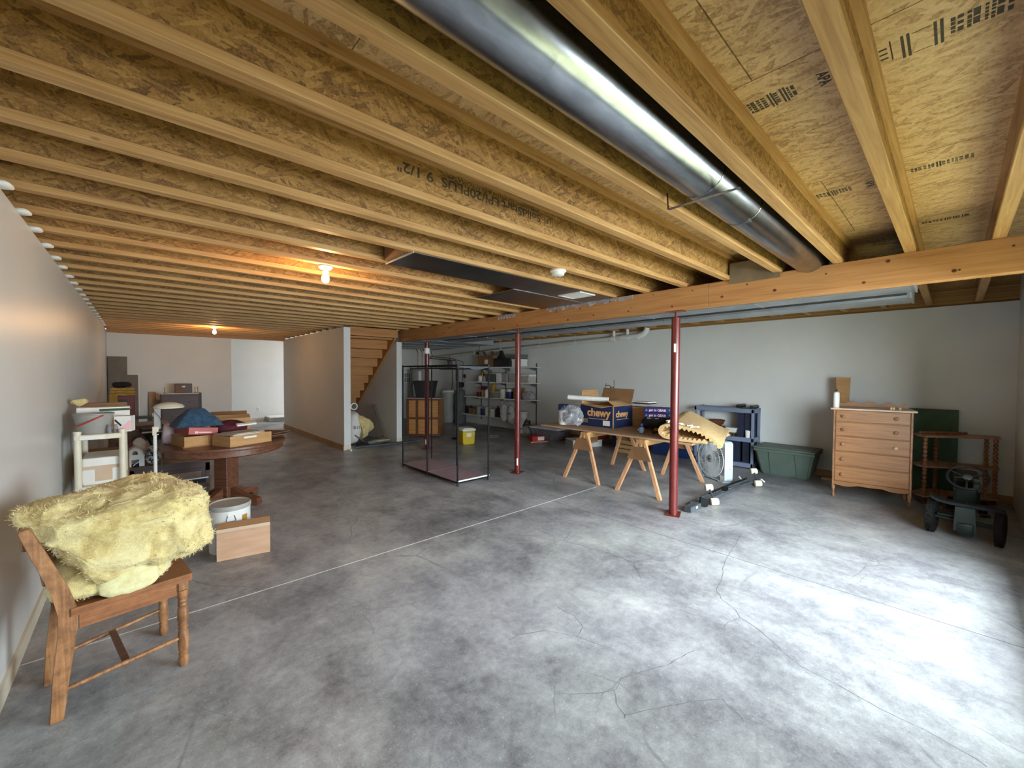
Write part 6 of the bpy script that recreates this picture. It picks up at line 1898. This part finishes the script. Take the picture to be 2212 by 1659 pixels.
# drain pipe along the right wall
dp = thing('drain_pipe', 'cream plastic drain pipe hung along the top of the right wall', 'pipe', (0, 0, 0))
pts = [(7.5, 12.2, 2.065), (7.5, 10.43, 2.12), (7.5, 8.27, 2.19), (7.5, 5.96, 2.26), (7.5, 4.75, 2.295)]
obj('main_run', B().tube(pts, 0.048, 18), 'pvc', dp, 50)
el = [(7.5, 4.75, 2.295), (7.5, 4.45, 2.303), (7.5, 4.33, 2.315), (7.5, 4.25, 2.345), (7.5, 4.20, 2.39), (7.5, 4.18, 2.46)]
obj('elbow', B().tube(el, 0.056, 18), 'white_plastic', dp, 60)
for y_ in (4.95, 4.62):
    obj('coupling', B().cyl((7.5, y_ - 0.05, 2.292), (7.5, y_ + 0.05, 2.289), 0.060, None, 18), 'white_plastic', dp, 40)
    obj('riser', B().cyl((7.5, y_, 2.33), (7.5, y_, 2.50), 0.032, None, 14), 'white_plastic', dp, 40)
obj('coupling', B().cyl((7.5, 4.36, 2.302), (7.5, 4.44, 2.299), 0.062, None, 18), 'white_plastic', dp, 40)
for y_, z_ in ((5.96, 2.26), (7.1, 2.225), (8.6, 2.18), (9.8, 2.14)):
    obj('hanger', B().torus((7.5, y_, z_), 0.052, 0.006, (0, 1, 0), 18, 6, PI * 0.9, 2.1 * PI).cyl((7.45, y_, z_), (7.45, y_, ZJ), 0.004, None, 6), 'white_plastic', dp, 60)
wp = thing('wrapped_pipe', 'mauve wrapped pipe run under the joists at the far utility end', 'pipe', (0, 0, 0))
obj('wrap', B().cyl((7.30, 12.45, 2.34), (7.30, 10.9, 2.355), 0.05, None, 16), 'duct_wrap', wp, 40)
obj('wrap', B().cyl((7.30, 10.9, 2.355), (7.30, 9.1, 2.37), 0.05, None, 16), 'tan_wrap', wp, 40)
for y_ in (12.0, 11.2, 10.4, 9.3):
    obj('white_clamp', B().cyl((7.30, y_ - 0.04, 2.345 + (12 - y_) * 0.008), (7.30, y_ + 0.04, 2.345 + (12 - y_) * 0.008), 0.058, None, 16), 'white_plastic', wp, 40)
# yellow cooler
yc = thing('cooler', 'yellow cooler with a white lid on the floor behind the rack', 'cooler', (5.10, 7.08, 0), R(-15))
b = B().frus(0.012, 0.268, 0.012, 0.43, 0.0, 0, 0.28, 0, 0.44, 0.285)
bmesh.ops.bevel(b.bm, geom=b.bm.edges[:], offset=0.015, segments=2, affect='EDGES')
obj('body', b, 'yellow_plastic', yc)
obj('lid', B().rbox(-0.012, 0.292, -0.012, 0.452, 0.285, 0.335, 0.012, 2).rbox(0.02, 0.26, 0.02, 0.42, 0.33, 0.35, 0.008, 2), 'white_plastic', yc, 40)
obj('paper_label', B().box(0.085, 0.195, -0.002, 0.003, 0.165, 0.245), 'sticker', yc)
tag(obj('black_mat', B().box(5.40, 5.80, 7.62, 7.95, 0, 0.012), 'black_cloth'), 'small black mat on the floor beside the yellow cooler', 'mat')

# ---- wall shelves with their clutter
SXF = 7.25
shelf_z = (1.70, 1.287, 0.85, 0.32)
ends = ((7.2, 9.55), (7.2, 9.85), (7.2, 10.0), (7.9, 10.1))
labels = ('topmost white wire wall shelf holding cartons', 'second white wall shelf from the top on the right wall', 'third white wall shelf from the top on the right wall', 'lowest white wall shelf above the floor')
for z_, (ya, yb), lb_ in zip(shelf_z, ends, labels):
    t = thing('wall_shelf', lb_, 'shelf', (SXF, 0, z_), 0, 'wall shelves')
    obj('deck', B().box(0.0, XR - SXF - 0.012, ya, yb, -0.012, 0.0), 'white_plastic', t)
    obj('front_lip', B().box(-0.012, 0.0, ya, yb, -0.024, 0.008), 'white_plastic', t)
    for y_ in (ya + 0.15, (ya + yb) / 2, yb - 0.2):
        obj('bracket', B().prism([(0.03, -0.013), (0.366, -0.013), (0.366, -0.10)], y_ - 0.008, y_ + 0.008, 'y'), 'dark_metal', t)
for i, y_ in enumerate((7.35, 8.55, 9.65)):
    o = obj('shelf_standard', B().box(XR - 0.012, XR, y_ - 0.014, y_ + 0.014, 0.15, 1.80), 'dark_metal', wall_right)


def item(kind, y, z, s, mat, label, cat, x=7.42):
    b = B()
    w, d, h = s
    if kind == 'box':
        b.rbox(-d / 2, d / 2, -w / 2, w / 2, 0, h, min(w, d, h) * 0.06, 1)
        t = thing('carton', label, cat, (x, y, z))
        obj('body', b, mat, t)
        obj('lid', B().rbox(-d / 2 - 0.003, d / 2 + 0.003, -w / 2 - 0.003, w / 2 + 0.003, h * 0.82, h + 0.004, 0.003, 1), mat, t)
    elif kind == 'can':
        r_ = w / 2
        t = thing('paint_can', label, cat, (x, y, z))
        obj('body', B().lathe([(r_ * 0.97, 0), (r_, 0.004), (r_, h * 0.95), (r_ * 1.04, h * 0.96), (r_ * 1.04, h)], 20), mat, t, 40)
        obj('lid', B().lathe([(r_ * 0.95, h), (r_ * 0.9, h + 0.004), (0.001, h + 0.004)], 20), 'galv_flat', t, 40)
    elif kind == 'bottle':
        r_ = w / 2
        t = thing('bottle', label, cat, (x, y, z))
        obj('body', B().lathe([(r_ * 0.95, 0), (r_, 0.006), (r_, h * 0.62), (r_ * 0.7, h * 0.76), (r_ * 0.36, h * 0.84), (r_ * 0.36, h * 0.9)], 18), mat, t, 40)
        obj('cap', B().cyl((0, 0, h * 0.88), (0, 0, h), r_ * 0.42, None, 14), 'black' if mat != 'black' else 'red', t, 40)
    elif kind == 'tub':
        t = thing('plastic_tub', label, cat, (x, y, z))
        obj('body', B().frus(-d * 0.42, d * 0.42, -w * 0.42, w * 0.42, 0, -d / 2, d / 2, -w / 2, w / 2, h), mat, t)
        obj('rim', B().rbox(-d / 2 - 0.006, d / 2 + 0.006, -w / 2 - 0.006, w / 2 + 0.006, h - 0.012, h + 0.004, 0.003, 1), 'white_plastic', t)
    return t


Z1, Z2, Z3, Z4 = shelf_z
t = item('box', 9.03, Z1, (0.70, 0.30, 0.33), 'cardboard_dark', 'brown carton with a white label on the topmost wall shelf', 'cardboard box')
obj('paper_label', B().box(-0.153, -0.15, -0.12, 0.03, 0.10, 0.22), 'sticker', t)
obj('flap', B().obox((-0.02, 0.16, 0.36), (0.24, 0.12, 0.006), 0, R(55), 0), 'cardboard_dark', t)
obj('flap', B().obox((0.06, -0.10, 0.37), (0.2, 0.12, 0.006), 0, R(60), 0), 'cardboard_dark', t)
t = thing('black_case', 'black case with a peaked top on the topmost wall shelf', 'case', (7.40, 8.33, Z1))
obj('body', B().rbox(-0.14, 0.14, -0.34, 0.34, 0, 0.24, 0.02, 2), 'black', t, 40)
obj('peak', B().frus(-0.06, 0.06, 0.05, 0.20, 0.23, -0.03, 0.03, 0.12, 0.19, 0.46), 'black', t)
t = item('box', 7.78, Z1, (0.34, 0.26, 0.20), 'white_plastic', 'white carton at the right end of the topmost wall shelf', 'box')
t = item('box', 7.80, Z1 + 0.205, (0.40, 0.26, 0.12), 'grey_dark', 'dark grey carton stacked at the right of the topmost shelf', 'box')
cl = thing('clamp_lamp', 'small clamp lamp with a shiny reflector at the top shelf', 'lamp', (7.12, 9.20, 2.06))
obj('reflector', B().lathe([(0.085, 0), (0.06, 0.045), (0.025, 0.07), (0.02, 0.11)], 24, (0, 0, 0), (0.35, -0.2, 0.9), 0, False), 'chrome', cl, 50)
obj('diffuser', B().lathe([(0.080, 0.004), (0.078, 0.006), (0.001, 0.007)], 24, (0, 0, 0), (0.35, -0.2, 0.9)), 'paper', cl, 50)
obj('stem', B().tube([(0.04, -0.02, 0.10), (0.05, -0.02, 0.2), (0.12, 0.02, 0.30), (0.15, 0.05, 0.40)], 0.007, 6), 'black', cl)
# second shelf
item('can', 9.42, Z2, (0.16, 0.16, 0.17), 'white_plastic', 'white paint can at the left end of the second wall shelf', 'paint can')
item('can', 9.20, Z2, (0.15, 0.15, 0.15), 'cream_plastic', 'cream paint can second from the left on the second wall shelf', 'paint can')
item('bottle', 9.50, Z2, (0.11, 0.11, 0.38), 'brass', 'tall amber bottle between two paint cans on the second shelf', 'bottle', 7.54)
item('bottle', 9.12, Z2, (0.10, 0.10, 0.34), 'grey_dark', 'dark slim bottle behind the cream paint can', 'bottle', 7.55)
item('tub', 8.84, Z2, (0.42, 0.28, 0.24), 'grey_dark', 'dark grey plastic tub on the second wall shelf', 'tub')
item('box', 8.48, Z2, (0.22, 0.26, 0.25), 'paper', 'plain white carton left of its twin on the second wall shelf', 'box')
item('box', 8.24, Z2, (0.22, 0.26, 0.25), 'grey_tank', 'plain pale grey carton in the middle of the second wall shelf', 'box')
item('tub', 7.96, Z2, (0.26, 0.26, 0.28), 'grey_tank', 'grey plastic tub behind the middle column on the second shelf', 'tub')
item('box', 7.50, Z2, (0.40, 0.28, 0.17), 'newsprint', 'low grey carton at the right end of the second wall shelf', 'box')
item('box', 7.50, Z2 + 0.176, (0.42, 0.26, 0.04), 'white_plastic', 'flat white box topping the low grey carton', 'box')
# third shelf
item('can', 9.48, Z3, (0.16, 0.16, 0.13), 'dark_red', 'dark red paint can at the left of the third wall shelf', 'paint can')
item('can', 9.26, Z3, (0.17, 0.17, 0.20), 'cardboard', 'tan paint can on the third wall shelf', 'paint can')
item('can', 9.27, Z3 + 0.206, (0.16, 0.16, 0.11), 'maroon', 'maroon paint can stacked on the tan one', 'paint can')
item('bottle', 8.86, Z3, (0.16, 0.16, 0.46), 'yellow_cloth', 'tall yellow labelled canister on the third wall shelf', 'canister')
item('bottle', 9.04, Z3, (0.13, 0.13, 0.27), 'white_plastic', 'white bottle left of the tall yellow canister', 'bottle', 7.34)
item('tub', 8.62, Z3, (0.28, 0.26, 0.17), 'grey_tank', 'grey plastic tub right of the tall yellow canister', 'tub')
item('can', 8.36, Z3, (0.19, 0.19, 0.25), 'cream_plastic', 'cream paint can on the third wall shelf', 'paint can', 7.36)
item('can', 8.12, Z3, (0.20, 0.20, 0.19), 'blue_plastic', 'dark blue paint can on the third wall shelf', 'paint can', 7.38)
item('can', 8.12, Z3 + 0.196, (0.18, 0.18, 0.06), 'white_plastic', 'flat white tin topping the dark blue paint can', 'tin', 7.38)
item('box', 7.80, Z3, (0.20, 0.24, 0.30), 'cardboard_dark', 'small brown carton behind the middle column', 'box')
tag(obj('plastic_wrap', blob((0, 0, 0.09), (0.13, 0.20, 0.13), 2.4, 30, 18, 0.04, 9, 4.0), 'bag_clear', None, 60, (7.40, 7.42, Z3 + 0.005)), 'heap of clear plastic wrap at the right end of the third shelf', 'plastic wrap')
# lowest shelf
for i, (y_, s_, mt, kd, lb_) in enumerate(((9.96, (0.20, 0.20, 0.23), 'black', 'can', 'black paint can leftmost on the lowest wall shelf'), (9.70, (0.26, 0.24, 0.17), 'cardboard_dark', 'box', 'brown carton on the lowest wall shelf'),
                                            (9.46, (0.19, 0.19, 0.24), 'grey_tank', 'can', 'grey paint can on the lowest wall shelf'), (9.26, (0.17, 0.17, 0.19), 'blue_plastic', 'can', 'blue paint can on the lowest wall shelf'),
                                            (9.05, (0.20, 0.20, 0.25), 'cream_plastic', 'can', 'cream paint can on the lowest wall shelf'), (8.82, (0.20, 0.20, 0.22), 'white_plastic', 'can', 'white paint can on the lowest wall shelf'),
                                            (8.62, (0.16, 0.16, 0.30), 'black', 'bottle', 'black bottle on the lowest wall shelf'), (8.42, (0.20, 0.20, 0.21), 'dark_red', 'can', 'dark red paint can on the lowest wall shelf'), (8.18, (0.20, 0.20, 0.25), 'galv_flat', 'can', 'bare metal paint can on the lowest wall shelf'))):
    item(kd, y_, Z4, s_, mt, lb_, 'bottle' if kd == 'bottle' else ('paint can' if kd == 'can' else 'box'), 7.40)
hs = thing('hand_saw', 'old hand saw leaning at the left end of the wall shelves', 'saw', (7.22, 9.9, 0.86))
obj('blade', B().prism([(0, 0), (0.02, 0), (0.10, 0.55), (0.02, 0.55)], -0.002, 0.002, 'x'), 'galv_flat', hs)
obj('handle', B().rbox(-0.012, 0.012, -0.01, 0.11, 0.53, 0.64, 0.008, 2), 'black', hs)
for i, (y_, dz) in enumerate(((8.06, 0.0), (7.78, -0.03))):
    t = thing('hanging_bag', ('white plastic bag hanging nearer the tall canister from the third shelf', 'white plastic bag hanging beside the middle column from the third shelf')[i], 'bag', (7.14, y_, 0.30 + dz))
    obj('bag', blob((0, 0, 0.19), (0.09, 0.12, 0.24), 2.3, 30, 20, 0.035, 9, 3.0 + i, 0.012, 24), 'bag_white', t, 60)
    obj('handle', B().torus((0.02, 0.03, 0.44), 0.07, 0.014, (1, 0.3, 0), 18, 6), 'bag_white', t, 60)
    if i:
        obj('print', B().obox((-0.085, 0.0, 0.22), (0.004, 0.10, 0.025)), 'gear_navy', t)
pl = thing('plastic_pail', 'white plastic pail on a dark stool right of the hanging bags', 'pail', (7.42, 7.63, 0.30))
obj('pail', B().lathe([(0.10, 0), (0.12, 0.18), (0.13, 0.20), (0.12, 0.24), (0.001, 0.245)], 24), 'white_plastic', pl, 40)
so = thing('step_stool', 'dark wooden step stool under the white pail', 'stool', (7.42, 7.63, 0))
obj('seat', B().rbox(-0.14, 0.14, -0.14, 0.14, 0.27, 0.30, 0.004, 1), 'walnut', so)
for x_ in (-0.12, 0.12):
    for y_ in (-0.12, 0.12):
        obj('leg', B().box(x_ - 0.015, x_ + 0.015, y_ - 0.015, y_ + 0.015, 0, 0.27), 'walnut', so)
ob = thing('open_white_box', 'open pale carton with a raised lid behind the small red carton', 'box', (6.93, 7.42, 0), R(-90))
obj('body', B().open_box(0, 0.42, 0, 0.30, 0.0, 0.26, 0.008), 'grey_tank', ob)
obj('lid', B().obox((0.20, -0.03, 0.32), (0.30, 0.008, 0.24), R(-28), 0, R(-4)), 'paper', ob)
obj('strap', B().obox((0.37, -0.02, 0.34), (0.03, 0.012, 0.22), R(-28), R(12), 0), 'black', ob)
obj('label', B().obox((0.18, -0.003, 0.10), (0.18, 0.004, 0.09)), 'sticker', ob)
tag(obj('rubber_ring', B().torus((6.35, 7.55, 0.006), 0.13, 0.006, (0, 0, 1), 28, 6), 'grey_tank', None, 60), 'thin pale ring lying on the floor before the wall shelves', 'ring')
